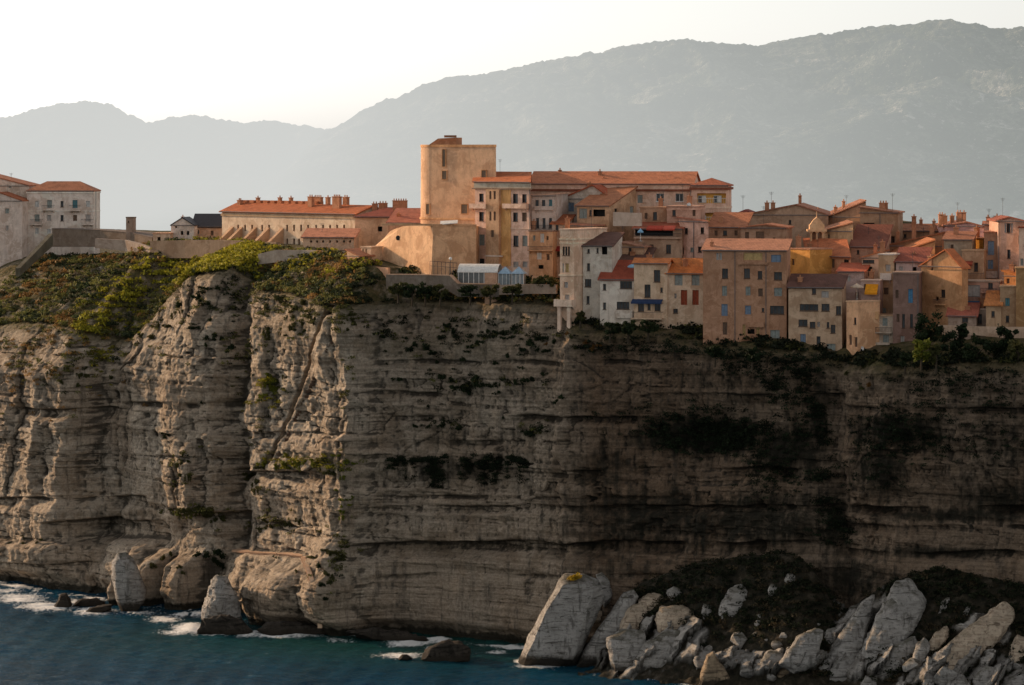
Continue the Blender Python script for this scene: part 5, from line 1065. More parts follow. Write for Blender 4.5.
rc = k.mix(k.ramp(k.noise(k.mapping(P, (.3, .3, 1.7), (0, R(48), 0)), 1.0, 6, .7, .8), [(.38, .85), (.45, 0)]), rc, (.06, .05, .04))
rc = k.mix(k.ramp(n2, [(.56, 0), (.66, .85)]), rc, (.035, .03, .024))
c = k.mix(at.outputs[0], c, rc)
talm = k.done(k.bsdf(c, .95, k.bump(n2, .9, .4), .1))
MV = np.stack([mxw, my2, mzz], -1)
o = link('talus_mound', np_mesh('talus_mound', MV, grid_faces(*mzz.shape), talm, True, {'rock': np.repeat(rockatt.reshape(-1, 1), 3, 1)}), kind='structure')
_mp = MV.reshape(-1, 3); _mpx = 512 + _mp[:, 0] * F / _mp[:, 1]; _mpy = HOR + (H - _mp[:, 2]) * F / _mp[:, 1]
def on_mound(px, py):
    dd = (_mpx - px) ** 2 + (_mpy - py) ** 2; return Vector(_mp[int(np.argmin(dd))].tolist())

slab('boulder', 'largest pale grey limestone slab with a straight sunlit left edge and yellow top bush', [(518, 662), (527, 638), (545, 606), (559, 580), (565, 574), (583, 573), (598, 579), (604, 592), (602, 603), (591, 616), (579, 645), (575, 668), (545, 672), (522, 670)], WL(664), 6, RK_GREY, 1, [(563, 584, 3.4), (545, 614, 3.8), (527, 655, 4.2), (594, 590, 2.2), (573, 660, 3.6), (585, 584, 2.6)], rough=.13, lean=.15)
slab('boulder', 'long pale slab leaning right against the second gap beside the largest slab', [(575, 668), (585, 648), (604, 620), (624, 592), (634, 589), (639, 596), (634, 606), (620, 632), (616, 668)], WL(665) - .5, 5, RK_GREY, 2, [(628, 598, 1.4), (600, 640, 1.8)], rough=.12, lean=.2)
specs = [
 ('narrow upright pale boulder behind the top of the largest slab', [(597, 577), (602, 573), (608, 579), (611, 597), (604, 605), (599, 594)], 3.5, RK_GREY),
 ('small warm boulder wedged in the dark gap behind the largest slab', [(590, 612), (597, 604), (602, 612), (599, 622), (592, 622)], 2, RK_WARM),
 ('warm grey boulder with flat slanting face right of the long leaning slab', [(618, 634), (631, 608), (643, 605), (649, 614), (640, 628), (628, 636)], 3, RK_WARM),
 ('low blocky boulder at the water between leaning slab and domed boulder', [(611, 640), (625, 632), (641, 634), (644, 655), (640, 672), (614, 672)], 4, RK_GREY),
 ('broad domed grey boulder at the water line below the tan block', [(641, 660), (648, 644), (668, 635), (685, 636), (692, 650), (690, 668), (668, 674), (644, 672)], 5, RK_GREY),
 ('tan block resting above the broad domed boulder', [(657, 620), (664, 608), (682, 607), (697, 618), (698, 630), (680, 634), (662, 630)], 3.5, RK_WARM),
 ('pinkish blunt boulder high behind the warm slanting boulder', [(640, 600), (652, 594), (664, 596), (662, 607), (650, 612), (642, 610)], 3, RK_WARM),
 ('big knobbly white boulder alone on the dark mound', [(716, 626), (721, 603), (731, 589), (741, 586), (754, 594), (758, 604), (751, 618), (738, 626), (722, 629)], 4, RK_GREY),
 ('small round pale boulder on the dark mound crest left side', [(670, 594), (674, 589), (681, 591), (683, 599), (676, 603), (671, 600)], 2, RK_GREY),
 ('small white boulder above right of the knobbly white boulder', [(784, 582), (788, 574), (795, 576), (797, 586), (790, 589)], 1.8, RK_GREY),
 ('tiny white stone left of the small white boulder on the mound', [(768, 590), (771, 584), (776, 588), (774, 596), (769, 596)], 1.5, RK_GREY),
 ('low pale boulder beside the tan block on its right', [(700, 616), (704, 604), (711, 606), (712, 618), (706, 624)], 2, RK_GREY),
 ('grey boulder at the mound foot right of the domed boulder', [(694, 660), (702, 650), (714, 652), (718, 664), (708, 672), (696, 670)], 3, RK_GREY),
 ('flat pale rubble boulder at the foot of the dark mound', [(722, 656), (738, 650), (756, 654), (760, 664), (744, 668), (726, 666)], 3, RK_GREY),
 ('pale rubble boulder right of the flat rubble one', [(760, 662), (768, 652), (780, 650), (788, 660), (782, 668), (766, 670)], 3, RK_GREY),
 ('steep grey boulder with dark hollow between the two mounds', [(780, 664), (797, 637), (815, 628), (823, 631), (820, 644), (816, 664), (794, 674)], 4, RK_GREY),
 ('rounded grey boulder right of the steep hollowed one', [(822, 640), (828, 630), (840, 628), (842, 640), (832, 648), (824, 648)], 3, RK_GREY),
 ('tall pale slab with straight dark cleft on its right, left face of the big mound', [(827, 659), (840, 634), (853, 616), (865, 599), (874, 596), (869, 611), (864, 634), (859, 661), (846, 668), (830, 666)], 4, RK_GREY),
 ('widest pale slab rising to a point at the top of the right mound', [(859, 668), (863, 649), (873, 631), (877, 618), (888, 601), (896, 583), (910, 582), (915, 591), (925, 601), (922, 616), (910, 630), (897, 645), (887, 662), (877, 680), (862, 680)], 5, RK_GREY),
 ('cracked pale slab below the widest slab with dark holes', [(874, 682), (885, 660), (892, 646), (914, 638), (917, 644), (912, 658), (903, 676), (897, 690), (878, 692)], 4, RK_GREY),
 ('longest diagonal pale slab with orange band on the right mound', [(937, 674), (942, 649), (962, 635), (982, 623), (993, 610), (1003, 604), (1012, 611), (1011, 624), (1001, 637), (986, 653), (968, 670), (947, 683)], 4, RK_WARM),
 ('grey block in the front row left of two square blocks', [(811, 680), (822, 658), (841, 651), (838, 662), (826, 684)], 3.5, RK_GREY),
 ('square grey block in the front row under the tall cleft slab', [(826, 682), (837, 659), (853, 657), (860, 671), (857, 686), (832, 688)], 3.5, RK_GREY),
 ('narrow leaning grey slab between cracked slab and front wedge', [(903, 690), (907, 676), (917, 646), (924, 638), (929, 646), (922, 670), (915, 690)], 3, RK_GREY),
 ('thin grey wedge standing left of the longest diagonal slab', [(922, 692), (925, 674), (928, 657), (932, 659), (936, 680), (932, 692)], 2.5, RK_GREY),
 ('small block under the foot of the longest diagonal slab', [(942, 692), (948, 678), (962, 674), (970, 684), (966, 696)], 3, RK_GREY),
 ('rounded pale block at bottom right below the diagonal slab', [(973, 678), (985, 666), (996, 668), (999, 682), (990, 692), (976, 690)], 3, RK_GREY),
 ('rough warm boulder at far right edge under the dark scrub', [(1003, 668), (1010, 650), (1018, 637), (1032, 641), (1034, 668), (1016, 676)], 4, RK_WARM),
 ('boulder cut by the lower right corner of the picture', [(1002, 692), (1010, 678), (1026, 674), (1036, 686), (1030, 700)], 4, RK_GREY),
 ('upper grey boulder between the widest slab and the dark scrub', [(918, 620), (921, 604), (926, 600), (925, 614), (921, 626)], 2, RK_GREY),
 ('small pale sliver of rock in the scrub above the diagonal slab', [(937, 614), (942, 602), (949, 598), (947, 610), (940, 618)], 1.8, RK_GREY),
 ('second pale sliver right of the first in the dark scrub', [(962, 614), (966, 605), (971, 606), (969, 614), (964, 617)], 1.6, RK_GREY),
 ('small grey rock left of the tall cleft slab', [(845, 618), (850, 608), (857, 606), (856, 614), (849, 621)], 1.8, RK_GREY),
 ('small grey block on the foot of the right mound', [(858, 690), (866, 676), (876, 678), (880, 690), (870, 696)], 3, RK_GREY),
 ('warm block left of the thin wedge on the right mound', [(926, 648), (934, 634), (946, 628), (948, 638), (938, 652), (930, 656)], 3, RK_WARM),
]
for i, (lb, ol, th, mt) in enumerate(specs):
    cx = sum(p[0] for p in ol) / len(ol); cy = sum(p[1] for p in ol) / len(ol); yb = max(p[1] for p in ol)
    D0 = min(on_mound(cx, cy).y, on_mound(cx, min(yb, 684)).y + 4)
    if yb > 662: D0 = min(D0, WL(min(yb, 690)) + 2)
    ex_ = 1.2 if 595 < cx < 705 else 1.06
    ol = [(cx + (x - cx) * ex_, cy + (y - cy) * ex_) for x, y in ol]
    slab('boulder', lb, ol, D0 - .3, th, mt, 10 + i, [(cx - 2, cy - 2, .4 * th)], 'limestone boulders below the cliff', rough=.22, lean=.35)
rl = random.Random(21)
RUB = []
for i in range(20):
    px = rl.choice([rl.uniform(690, 825), rl.uniform(640, 1020)]); py = 684 - 72 * rl.random() ** 1.5
    if px < 790 and py < 600: continue
    q = on_mound(px, py); sz = rl.uniform(.6, 2.2) if py > 640 else rl.uniform(.4, 1.1)
    pts = [q + Vector((rl.gauss(0, 1), rl.gauss(0, .9), rl.gauss(0, .7))).normalized() * sz * rl.uniform(.8, 1.15) for _ in range(16)]
    hull_rock('stone', 'loose pale stone among the rubble on the dark mounds', pts, RK_GREY, 100 + i, 'loose stones on the talus mounds', .12, cat='stone')
slab('rock', 'pointed brown rock catching orange sun at the water edge bottom centre right', [(698, 690), (702, 668), (707, 656), (713, 651), (718, 660), (728, 674), (736, 690)], WL(686), 3, RK_BROWN, 60, [(709, 665, 1.2)], rough=.22, cat='rock')
slab('rock', 'low brown sunlit rock at the bottom edge between the mounds', [(770, 690), (778, 674), (788, 666), (799, 668), (801, 682), (796, 692)], WL(688), 3, RK_BROWN, 61, rough=.25, cat='rock')
slab('rock', 'small dark brown rock left of the pointed sunlit rock', [(678, 680), (684, 666), (694, 664), (699, 672), (697, 682)], WL(679), 2.5, RK_BROWN, 62, rough=.2, cat='rock')
slab('rock', 'dark flat rock in the water left of the largest slab', [(420, 660), (428, 648), (444, 641), (462, 642), (470, 650), (469, 662), (440, 665)], WL(660), 4, RK_DARK, 63, rough=.3, cat='rock')
slab('rock', 'tiny dark rock in foam just left of the dark flat rock', [(398, 660), (402, 654), (407, 653), (412, 658), (408, 662)], WL(659), 2, RK_DARK, 64, rough=.2, cat='rock')
# left foot
slab('sea_stack', 'tall pale grey slab standing in the water at left like a tooth', [(112, 580), (112, 562), (118, 553), (126, 552), (134, 558), (138, 575), (146, 590), (144, 603), (134, 614), (122, 613), (116, 600)], WL(611), 4.5, RK_GREY, 70, [(124, 565, 1.6), (130, 590, 2)], rough=.15, cat='sea stack')
slab('boulder', 'grey pointed boulder with dark wet foot standing before the warm stumps', [(202, 631), (204, 606), (209, 586), (217, 576), (226, 576), (235, 590), (240, 612), (240, 631)], WL(628), 5, RK_GREY, 73, [(214, 596, 1.8), (222, 610, 2.2)], rough=.4, sm=2)
slab('rock', 'black wet rocks at the foot of the grey pointed boulder', [(196, 634), (202, 620), (220, 615), (244, 620), (254, 632), (240, 637)], WL(634), 3, RK_DARK, 74, rough=.35, cat='rock')
slab('rock', 'pointed black rock rising from the foam at far left', [(54, 608), (60, 595), (66, 593), (71, 604), (70, 609)], WL(607), 2.5, RK_DARK, 76, rough=.2, cat='rock')
slab('rock', 'long low black reef right of the pointed black rock', [(70, 606), (80, 599), (96, 597), (106, 601), (106, 606), (84, 607)], WL(605), 3, RK_DARK, 77, rough=.25, cat='rock')
slab('rock', 'small black reef nearest the camera at left', [(84, 613), (90, 608), (100, 607), (112, 604), (112, 610), (98, 614)], WL(612), 2.5, RK_DARK, 78, rough=.25, cat='rock')
slab('rock', 'dark wet ledge rocks at the foot of the stair buttress', [(255, 630), (268, 622), (290, 622), (330, 627), (345, 632), (300, 637), (262, 636)], WL(634), 3, RK_DARK, 79, rough=.3, cat='rock')
slab('rock', 'dark wet ledge along the undercut cliff in mid picture', [(345, 632), (370, 628), (410, 633), (430, 640), (420, 645), (370, 640)], WL(640), 4, RK_DARK, 80, rough=.3, cat='rock')
# cut stone path and stair
wl_m = plaster((.52, .44, .35), .5, 'stair_stone')
def hugging(pts, off):
    out = []
    for (x, y) in pts: q = on_cliff(x, y); out.append((x, y, q.y - off))
    return out
def strip(name, label, pts, w, h, mat, cat):
    m = MB(); Q = [P3(x, y, D) for x, y, D in pts]; org = Q[0].copy()
    for i in range(len(Q) - 1):
        a, b_ = Q[i] - org, Q[i + 1] - org
        n_ = max(1, int((b_ - a).length / .45))
        for j in range(n_):
            p0_, p1_ = a.lerp(b_, j / n_), a.lerp(b_, (j + 1) / n_)
            zt_ = max(p0_.z, p1_.z); dx = p1_.x - p0_.x
            x0_, x1_ = min(p0_.x, p1_.x), max(p0_.x, p1_.x)
            if x1_ - x0_ < w: c_ = (x0_ + x1_) / 2; x0_, x1_ = c_ - w / 2, c_ + w / 2
            m.box(x0_ , x1_, min(p0_.y, p1_.y) - .1 + j * .0007, max(p0_.y, p1_.y) + 3, min(p0_.z, p1_.z) - h, zt_)
    o = m.build(name, mat, None, loc=org); tag(o, label, cat); return o
def front(pts, off): return [(x, y, on_cliff(x, y).y - off) for x, y in pts]
st_ = front([(303, 557), (307, 566), (312, 580), (316, 598), (319, 612), (320, 626)], .35)
for i in range(len(st_) - 2, -1, -1): st_[i] = (*st_[i][:2], max(st_[i][2], st_[i + 1][2]))
strip('stone_stair', 'pale stone stair curving down the warm buttress to the water at left', st_, .75, .35, wl_m, 'stair')
hp = hugging([(232, 550), (250, 552), (268, 553), (286, 554), (302, 556)], .1)
strip('cliff_path', 'level pale ledge path with low edge wall leading to the stone stair', hp, .2, .3, plaster((.40, .33, .26), .5, 'path_stone'), 'path')
m = MB(); org = on_cliff(276, 457)
prev = None
SP = []
for i in range(60):
    t_ = i / 59; px = 276 + 69 * t_; py = 458 - 149 * t_ + 1.5
    q = on_cliff(px, py); SP.append(q)
ysm = np.convolve(np.pad([q.y for q in SP], 6, 'edge'), np.ones(13) / 13, 'valid')
for i, q in enumerate(SP):
    x_, z_ = q.x - org.x, q.z - org.z; y_ = ysm[i] - org.y
    m.box(x_ - .35, x_ + .35, y_ + .5, y_ + 2.2, z_ - .5, z_)
o = m.build('rock_cut_stair', plaster((.085, .062, .046), .6, 'worn_steps'), None, loc=org); tag(o, 'straight dark rock cut stair climbing diagonally across the left cliff face', 'stair')
# ================================================================ GREENERY
def leaf_mat(name, cols, attr=False):
    k = NT(name)
    g = k.n('ShaderNodeNewGeometry'); oi = k.n('ShaderNodeObjectInfo')
    r = k.math('ADD', k.math('MULTIPLY', g.outputs['Random Per Island'], .6), k.math('MULTIPLY', oi.outputs['Random'], .4))
    if attr:
        a = k.attr('tint').outputs['Color']; c = k.mix(1, a, k.ramp(g.outputs['Random Per Island'], [(0, (.55, .55, .55)), (1, (1.35, 1.3, 1.25))]), 'MULTIPLY')
    else: c = k.ramp(r, [(i / (len(cols) - 1), x) for i, x in enumerate(cols)])
    d = k.bsdf(c, .8, None, .15); t = k.n('ShaderNodeBsdfTranslucent'); k.l(c, t.inputs[0])
    m = k.n('ShaderNodeMixShader'); m.inputs[0].default_value = .28; k.l(d.outputs[0], m.inputs[1]); k.l(t.outputs[0], m.inputs[2])
    return k.done(m)
LM = {'dark': leaf_mat('dark_leaves', [(.008, .014, .006), (.018, .028, .010), (.032, .040, .014)]),
      'olive': leaf_mat('olive_leaves', [(.025, .03, .010), (.055, .055, .018), (.09, .08, .026)]),
      'lime': leaf_mat('bright_leaves', [(.06, .075, .012), (.12, .13, .016), (.19, .18, .022)]),
      'rust': leaf_mat('dry_leaves', [(.09, .045, .014), (.16, .075, .02), (.22, .11, .03)]),
      'gold': leaf_mat('golden_leaves', [(.20, .13, .012), (.32, .21, .016), (.40, .27, .03)])}
BARK = plain('bark', (.06, .045, .03), .9, .1)
def leaf_cloud(blobs, n, sz, seed, flat=1.0):
    """n leaf-sized quads spread through blobs (cx,cy,cz,rx,ry,rz)"""
    q = np.random.RandomState(seed); w = np.array([b[3] * b[4] * b[5] for b in blobs]); pick = q.choice(len(blobs), n, p=w / w.sum())
    B = np.array(blobs)[pick]; dirs = q.normal(size=(n, 3)); dirs /= np.linalg.norm(dirs, axis=1)[:, None]
    rad = q.rand(n) ** .38
    c = B[:, :3] + dirs * B[:, 3:] * rad[:, None] * (1 + .18 * q.normal(size=n))[:, None]
    nn = dirs + .9 * q.normal(size=(n, 3)); nn /= np.linalg.norm(nn, axis=1)[:, None]
    u = np.cross(nn, q.normal(size=(n, 3))); u /= np.linalg.norm(u, axis=1)[:, None]; v = np.cross(nn, u)
    s = sz * (.55 + .9 * q.rand(n))[:, None]
    V = np.stack([c - u * s, c - v * s * .6, c + u * s, c + v * s * .6], 1).reshape(-1, 3)
    return V
def quads(nv): return np.arange(nv).reshape(-1, 4)
_sh = {}
def shrub_mesh(form, kind, var):
    key = (form, kind, var)
    if key in _sh: return _sh[key]
    q = random.Random(hash((form, var)) % 1000 if False else var * 13 + len(form)); bl = []
    if form == 'round':
        for i in range(6): bl.append((q.uniform(-.6, .6), q.uniform(-.5, .5), q.uniform(.1, .75), q.uniform(.3, .55), q.uniform(.3, .5), q.uniform(.25, .45)))
        n, s = 260, .17
    elif form == 'spread':
        for i in range(8): bl.append((q.uniform(-1.2, 1.2), q.uniform(-.4, .5), q.uniform(-.15, .4), q.uniform(.3, .6), q.uniform(.3, .5), q.uniform(.16, .34)))
        n, s = 300, .16
    else:                                # hanging
        for i in range(9):
            x = q.uniform(-.8, .8); L = q.uniform(.4, 1.3); bl.append((x, q.uniform(-.15, .25), -L * .6 + .3, q.uniform(.14, .3), .2, L * .6))
        for i in range(3): bl.append((q.uniform(-.7, .7), .1, .3, .45, .3, .25))
        n, s = 340, .15
    V = leaf_cloud(bl, n, s, var * 7 + 3)
    _sh[key] = np_mesh('shrub', V, quads(len(V)), LM[kind], False); return _sh[key]
rs = random.Random(77)
def shrub(px, py, wpx, form, kind, label, group, pos=None, zs=1.0):
    q = pos or on_cliff(px, py); s = wpx * q.y / F / 2
    o = bpy.data.objects.new('shrub', shrub_mesh(form, kind, rs.randint(1, 5))); COL.objects.link(o)
    o.location = q - Vector((0, .25 * s, .35 * s if form != 'hang' else 0)); o.scale = (s, s * .8, s * zs * rs.uniform(.85, 1.2)); o.rotation_euler = (0, 0, rs.uniform(-.5, .5) if form == 'hang' else rs.uniform(0, 6.28))
    tag(o, label, 'shrub', group); return o
G1 = ('dark shrub rooted on a ledge of the shaded middle cliff', 'shrubs on the shaded middle cliff')
for (x, y, w) in [(446, 323, 11), (455, 329, 10), (440, 334, 11), (425, 344, 15), (432, 351, 12), (437, 361, 8), (410, 350, 10), (415, 344, 9), (470, 345, 12), (477, 340, 10), (464, 350, 9), (486, 328, 9), (499, 331, 13), (511, 327, 9), (505, 337, 10), (490, 335, 8), (530, 341, 14), (541, 336, 12), (553, 341, 10), (521, 349, 10), (508, 356, 9), (497, 363, 7), (459, 385, 16), (474, 381, 17), (489, 384, 16), (500, 391, 10), (470, 393, 10), (518, 379, 15), (531, 377, 13), (381, 334, 10), (374, 332, 8), (396, 377, 9), (438, 376, 11), (450, 377, 9), (429, 405, 5), (430, 424, 12), (444, 425, 13), (459, 426, 12), (415, 424, 8), (533, 431, 14), (541, 428, 9), (554, 401, 9), (560, 397, 8), (503, 420, 5), (547, 350, 9), (536, 352, 9), (462, 360, 8), (520, 366, 7), (386, 350, 5), (402, 336, 7), (545, 372, 8)]:
    shrub(x + rs.uniform(-2, 2), y, w, rs.choice(['round', 'spread', 'spread']), 'dark', *G1)
IVY = []
for (x0, x1, y0, y1, n) in [(374, 406, 460, 476, 60), (413, 470, 460, 484, 130), (476, 530, 460, 482, 120), (395, 530, 458, 466, 30)]:
    for i in range(n * 2):
        x = rs.uniform(x0, x1); L = float(np.clip(.55 + 1.3 * vn(x / 3.3, 0, 670), .08, 1.2)) * (y1 - y0)
        if vn(x / 9., 3.3, 671) > -.35: IVY.append((x, y0 + 3 * float(vn(x / 6., 1.1, 672)) + L * rs.random() ** 1.2, rs.uniform(.35, .85)))
for i in range(620):
    x = rs.gauss(712, 40); y = 432 + (x - 712) * .08 + rs.gauss(0, 11)
    if fbm(x / 13., y / 6., 3, 650) > -.12: IVY.append((x, y, rs.uniform(.4, 1.2)))
for i in range(90): IVY.append((rs.gauss(772, 14), rs.gauss(470, 18), rs.uniform(.4, 1.0)))
for i in range(420):
    y = rs.uniform(366, 545); x = 808 + (y - 372) * .17 + rs.gauss(0, 12)
    if fbm(x / 11., y / 14., 3, 655) > .03: IVY.append((x, y, rs.uniform(.4, 1.2)))
for (cx, cy, sx_, sy_, n) in [(895, 435, 26, 10, 110), (960, 445, 40, 12, 60), (912, 412, 20, 6, 40), (1000, 400, 20, 12, 40), (940, 385, 26, 8, 40), (775, 388, 8, 8, 45), (800, 372, 12, 14, 90), (752, 362, 18, 8, 80), (700, 352, 40, 5, 60), (645, 342, 34, 5, 45), (980, 378, 40, 6, 60), (880, 470, 20, 16, 40), (600, 345, 16, 5, 30)]:
    for i in range(n): IVY.append((rs.gauss(cx, sx_), rs.gauss(cy, sy_), rs.uniform(.35, 1.0)))
for (x, y, w, kd) in [(566, 332, 8, 'rust'), (572, 337, 8, 'olive'), (585, 344, 10, 'rust'), (592, 347, 11, 'rust'), (598, 343, 8, 'rust'), (576, 347, 7, 'olive'), (545, 345, 6, 'rust'), (864, 366, 9, 'olive'), (871, 362, 10, 'olive'), (846, 372, 8, 'olive'), (860, 388, 9, 'olive'), (868, 384, 7, 'rust'), (880, 360, 9, 'dark'), (890, 362, 8, 'dark')]:
    shrub(x, y, w, 'round', kd, {'rust': 'rust orange dry shrub at the cliff edge below the houses', 'olive': 'olive shrub at the sunlit cliff edge below the houses', 'dark': 'dark shrub at the cliff edge below the houses'}[kd], {'rust': 'rust coloured shrubs at the edge', 'olive': 'olive shrubs at the edge', 'dark': 'dark shrubs at the edge'}[kd])
for (cx, cy, sx_, sy_, n, kd, w) in [(268, 388, 6, 7, 9, 'lime', 9), (275, 380, 8, 5, 5, 'olive', 8), (300, 463, 24, 3, 18, 'lime', 9), (325, 465, 12, 3, 9, 'olive', 9), (340, 470, 4, 12, 8, 'lime', 7), (205, 514, 15, 3, 14, 'olive', 10), (185, 512, 6, 3, 5, 'lime', 8), (253, 480, 5, 8, 8, 'olive', 8), (178, 465, 6, 7, 6, 'olive', 7), (288, 310, 10, 8, 10, 'olive', 9), (300, 330, 14, 10, 10, 'olive', 8), (255, 340, 8, 8, 7, 'olive', 8), (278, 525, 14, 3, 8, 'olive', 8), (345, 500, 4, 14, 8, 'lime', 6), (205, 300, 12, 14, 12, 'dark', 9), (215, 345, 9, 8, 7, 'dark', 8), (165, 435, 4, 3, 3, 'dark', 6), (205, 406, 3, 3, 2, 'dark', 6), (75, 370, 18, 6, 8, 'olive', 8), (40, 540, 20, 2, 6, 'olive', 6), (330, 552, 12, 5, 10, 'olive', 8), (160, 318, 12, 10, 10, 'olive', 8), (352, 330, 5, 12, 6, 'olive', 7)]:
    nm = {'lime': 'bright yellow green shrub growing on the sunlit left cliff', 'olive': 'olive brown shrub growing on the sunlit left cliff', 'dark': 'dark green shrub in a shaded hollow of the left cliff'}[kd]
    for i in range(n): shrub(rs.gauss(cx, sx_), rs.gauss(cy, sy_), rs.uniform(.7, 1.3) * w, rs.choice(['round', 'spread', 'hang' if kd != 'dark' else 'round']), kd, nm, {'lime': 'bright shrubs on the left cliff', 'olive': 'olive shrubs on the left cliff', 'dark': 'dark shrubs on the left cliff'}[kd])
# bushes on the rocks at the foot
g_ = P3(575, 575, WL(664) + .8)
shrub(0, 0, 24, 'round', 'gold', 'golden yellow bush on top of the largest pale slab', 'golden bush', pos=g_, zs=.45)
for (x, y, w, kd) in [(196, 555, 12, 'dark'), (206, 555, 12, 'dark'), (214, 560, 13, 'dark'), (220, 555, 14, 'dark'), (221, 567, 12, 'dark'), (218, 577, 9, 'dark'), (163, 557, 10, 'olive'), (155, 566, 10, 'olive'), (171, 553, 9, 'olive'), (178, 566, 8, 'olive'), (183, 572, 7, 'olive'), (326, 572, 11, 'olive'), (332, 577, 10, 'olive'), (318, 566, 10, 'dark'), (323, 584, 9, 'dark'), (326, 597, 8, 'dark'), (296, 570, 7, 'olive'), (330, 582, 9, 'olive')]:
    shrub(x, y, w, 'round', kd, {'dark': 'dark shrub in the gaps between the warm rock stumps at left', 'olive': 'olive shrub on top of the warm rock stumps at left'}[kd], {'dark': 'dark shrubs on the rock stumps', 'olive': 'olive shrubs on the rock stumps'}[kd])

# ground cover: one object for the scrub of the slopes, one for the mounds
def cover(name, label, P_, rad, tint, n_, sz, seed):
    q = np.random.RandomState(seed); m = len(P_)
    dirs = q.normal(size=(m, n_, 3)); dirs[..., 2] = np.abs(dirs[..., 2]) * 1.0; dirs /= np.linalg.norm(dirs, axis=2)[..., None]
    c = P_[:, None, :] + dirs * rad[:, None, None] * (q.rand(m, n_, 1) ** .4) * np.array([1.15, 1.15, .8])
    nn = dirs + .8 * q.normal(size=c.shape); nn /= np.linalg.norm(nn, axis=2)[..., None]
    u = np.cross(nn, q.normal(size=c.shape)); u /= np.linalg.norm(u, axis=2)[..., None]; v = np.cross(nn, u)
    s = (sz * (.6 + .8 * q.rand(m, n_, 1))) * np.clip(rad, .6, 1.3)[:, None, None]
    V_ = np.stack([c - u * s, c - v * s * .65, c + u * s, c + v * s * .65], 2).reshape(-1, 3)
    T_ = np.repeat(np.clip(tint, 0, 1), n_ * 4, 0)
    o = link(name, np_mesh(name, V_, quads(len(V_)), leaf_mat(name + '_leaves', None, True), False, {'tint': T_}), kind='stuff'); tag(o, label, 'scrub'); return o
q = np.random.RandomState(5)
C_DARK, C_OL, C_LIME, C_RUST, C_GREY = np.array([.022, .028, .012]), np.array([.125, .122, .036]), np.array([.29, .26, .025]), np.array([.25, .145, .05]), np.array([.14, .12, .085])
pts, rad, tin = [], [], []
def surf(px, b):
    i = np.searchsorted(PX, px); bb = np.concatenate([[0], b_axis]); j = min(len(bb) - 1, int(np.argmin(np.abs(bb - b)))); return V[NT_ - 1 + j, min(i, NCOL - 1)]
b_axis = (np.linspace(0, 1, nb) ** 2.2 * 330)[1:]
for i in range(3900):
    px = q.uniform(-70, 352); bsx = float(curve(BSL, px)); b_ = q.uniform(-.2, 1.08) * bsx
    x_, y_, z_ = surf(px, max(b_, 0)); x_ += q.uniform(-.6, .6); y_ += q.uniform(-.6, .6)
    n1 = float(fbm(px / 14., b_ / 3., 3, 600)); n2 = float(fbm(px / 40., b_ / 8., 2, 610)); rr = q.rand()
    ipx = 512 + x_ * F / y_; ipy = HOR + (H - z_) * F / y_
    if n1 < -.32 and rr < .7: continue
    limeb = math.exp(-((ipy - np.interp(ipx, [60, 95, 120, 150, 190, 240, 300], [352, 325, 296, 278, 263, 256, 258])) / 21) ** 2) * (1 if 75 < ipx < 262 else .25)
    if rr < 1.1 * limeb: c_ = C_LIME * q.uniform(.65, 1.3)
    elif n2 + q.normal() * .25 > .3: c_ = C_RUST * q.uniform(.6, 1.2)
    elif n1 + q.normal() * .2 > .12: c_ = C_DARK * q.uniform(1.2, 2.6)
    elif q.rand() < .12: c_ = C_GREY
    else: c_ = C_OL * q.uniform(.8, 1.6)
    pts.append((x_, y_, z_)); rad.append(q.uniform(.45, 1.25) * (1.2 if limeb > .5 else 1)); tin.append(c_)
for i in range(1000):
    px = q.uniform(345, 560); b_ = q.uniform(-1, 7); x_, y_, z_ = surf(px, max(b_, 0)); rr = q.rand()
    if fbm(px / 12., b_ / 3., 3, 620) < -.22: continue
    pts.append((x_, y_ - .3, z_)); rad.append(q.uniform(.4, 1.15)); tin.append((C_DARK if rr < .55 else C_OL if rr < .85 else C_RUST) * q.uniform(.7, 1.4))
for i in range(900):
    px = q.uniform(562, 1075); b_ = q.uniform(-1, 6.5)
    if fbm(px / 16., b_ / 4., 3, 640) < .1: continue
    x_, y_, z_ = surf(px, max(b_, 0)); rr = q.rand()
    pts.append((x_, y_ - .3, z_)); rad.append(q.uniform(.4, 1.3)); tin.append((C_DARK * .7 if rr < .86 else C_OL * .6) * q.uniform(.6, 1.3))
cover('scrub', 'low wild scrub covering the slopes along the cliff top', np.array(pts), np.array(rad), np.array(tin), 44, .24, 1)
pts, rad, tin = [], [], []
while len(pts) < 1900:
    i = q.randint(len(_mp)); x_, y_, z_ = _mp[i]
    px, py = _mpx[i], _mpy[i]
    dens = sst(648, 610, py) if px < 800 else .55 + .45 * sst(600, 590, py)
    if q.rand() > dens or z_ < 2 or rockatt.reshape(-1)[i] > .35: continue
    pts.append((x_, y_, z_)); rad.append(q.uniform(.4, 1.0)); tin.append((C_DARK * .7 if q.rand() < .8 else np.array([.05, .038, .02])) * q.uniform(.6, 1.4))
cover('mound_scrub', 'nearly black scrub covering the two mounds at the cliff foot', np.array(pts), np.array(rad), np.array(tin), 46, .2, 2)

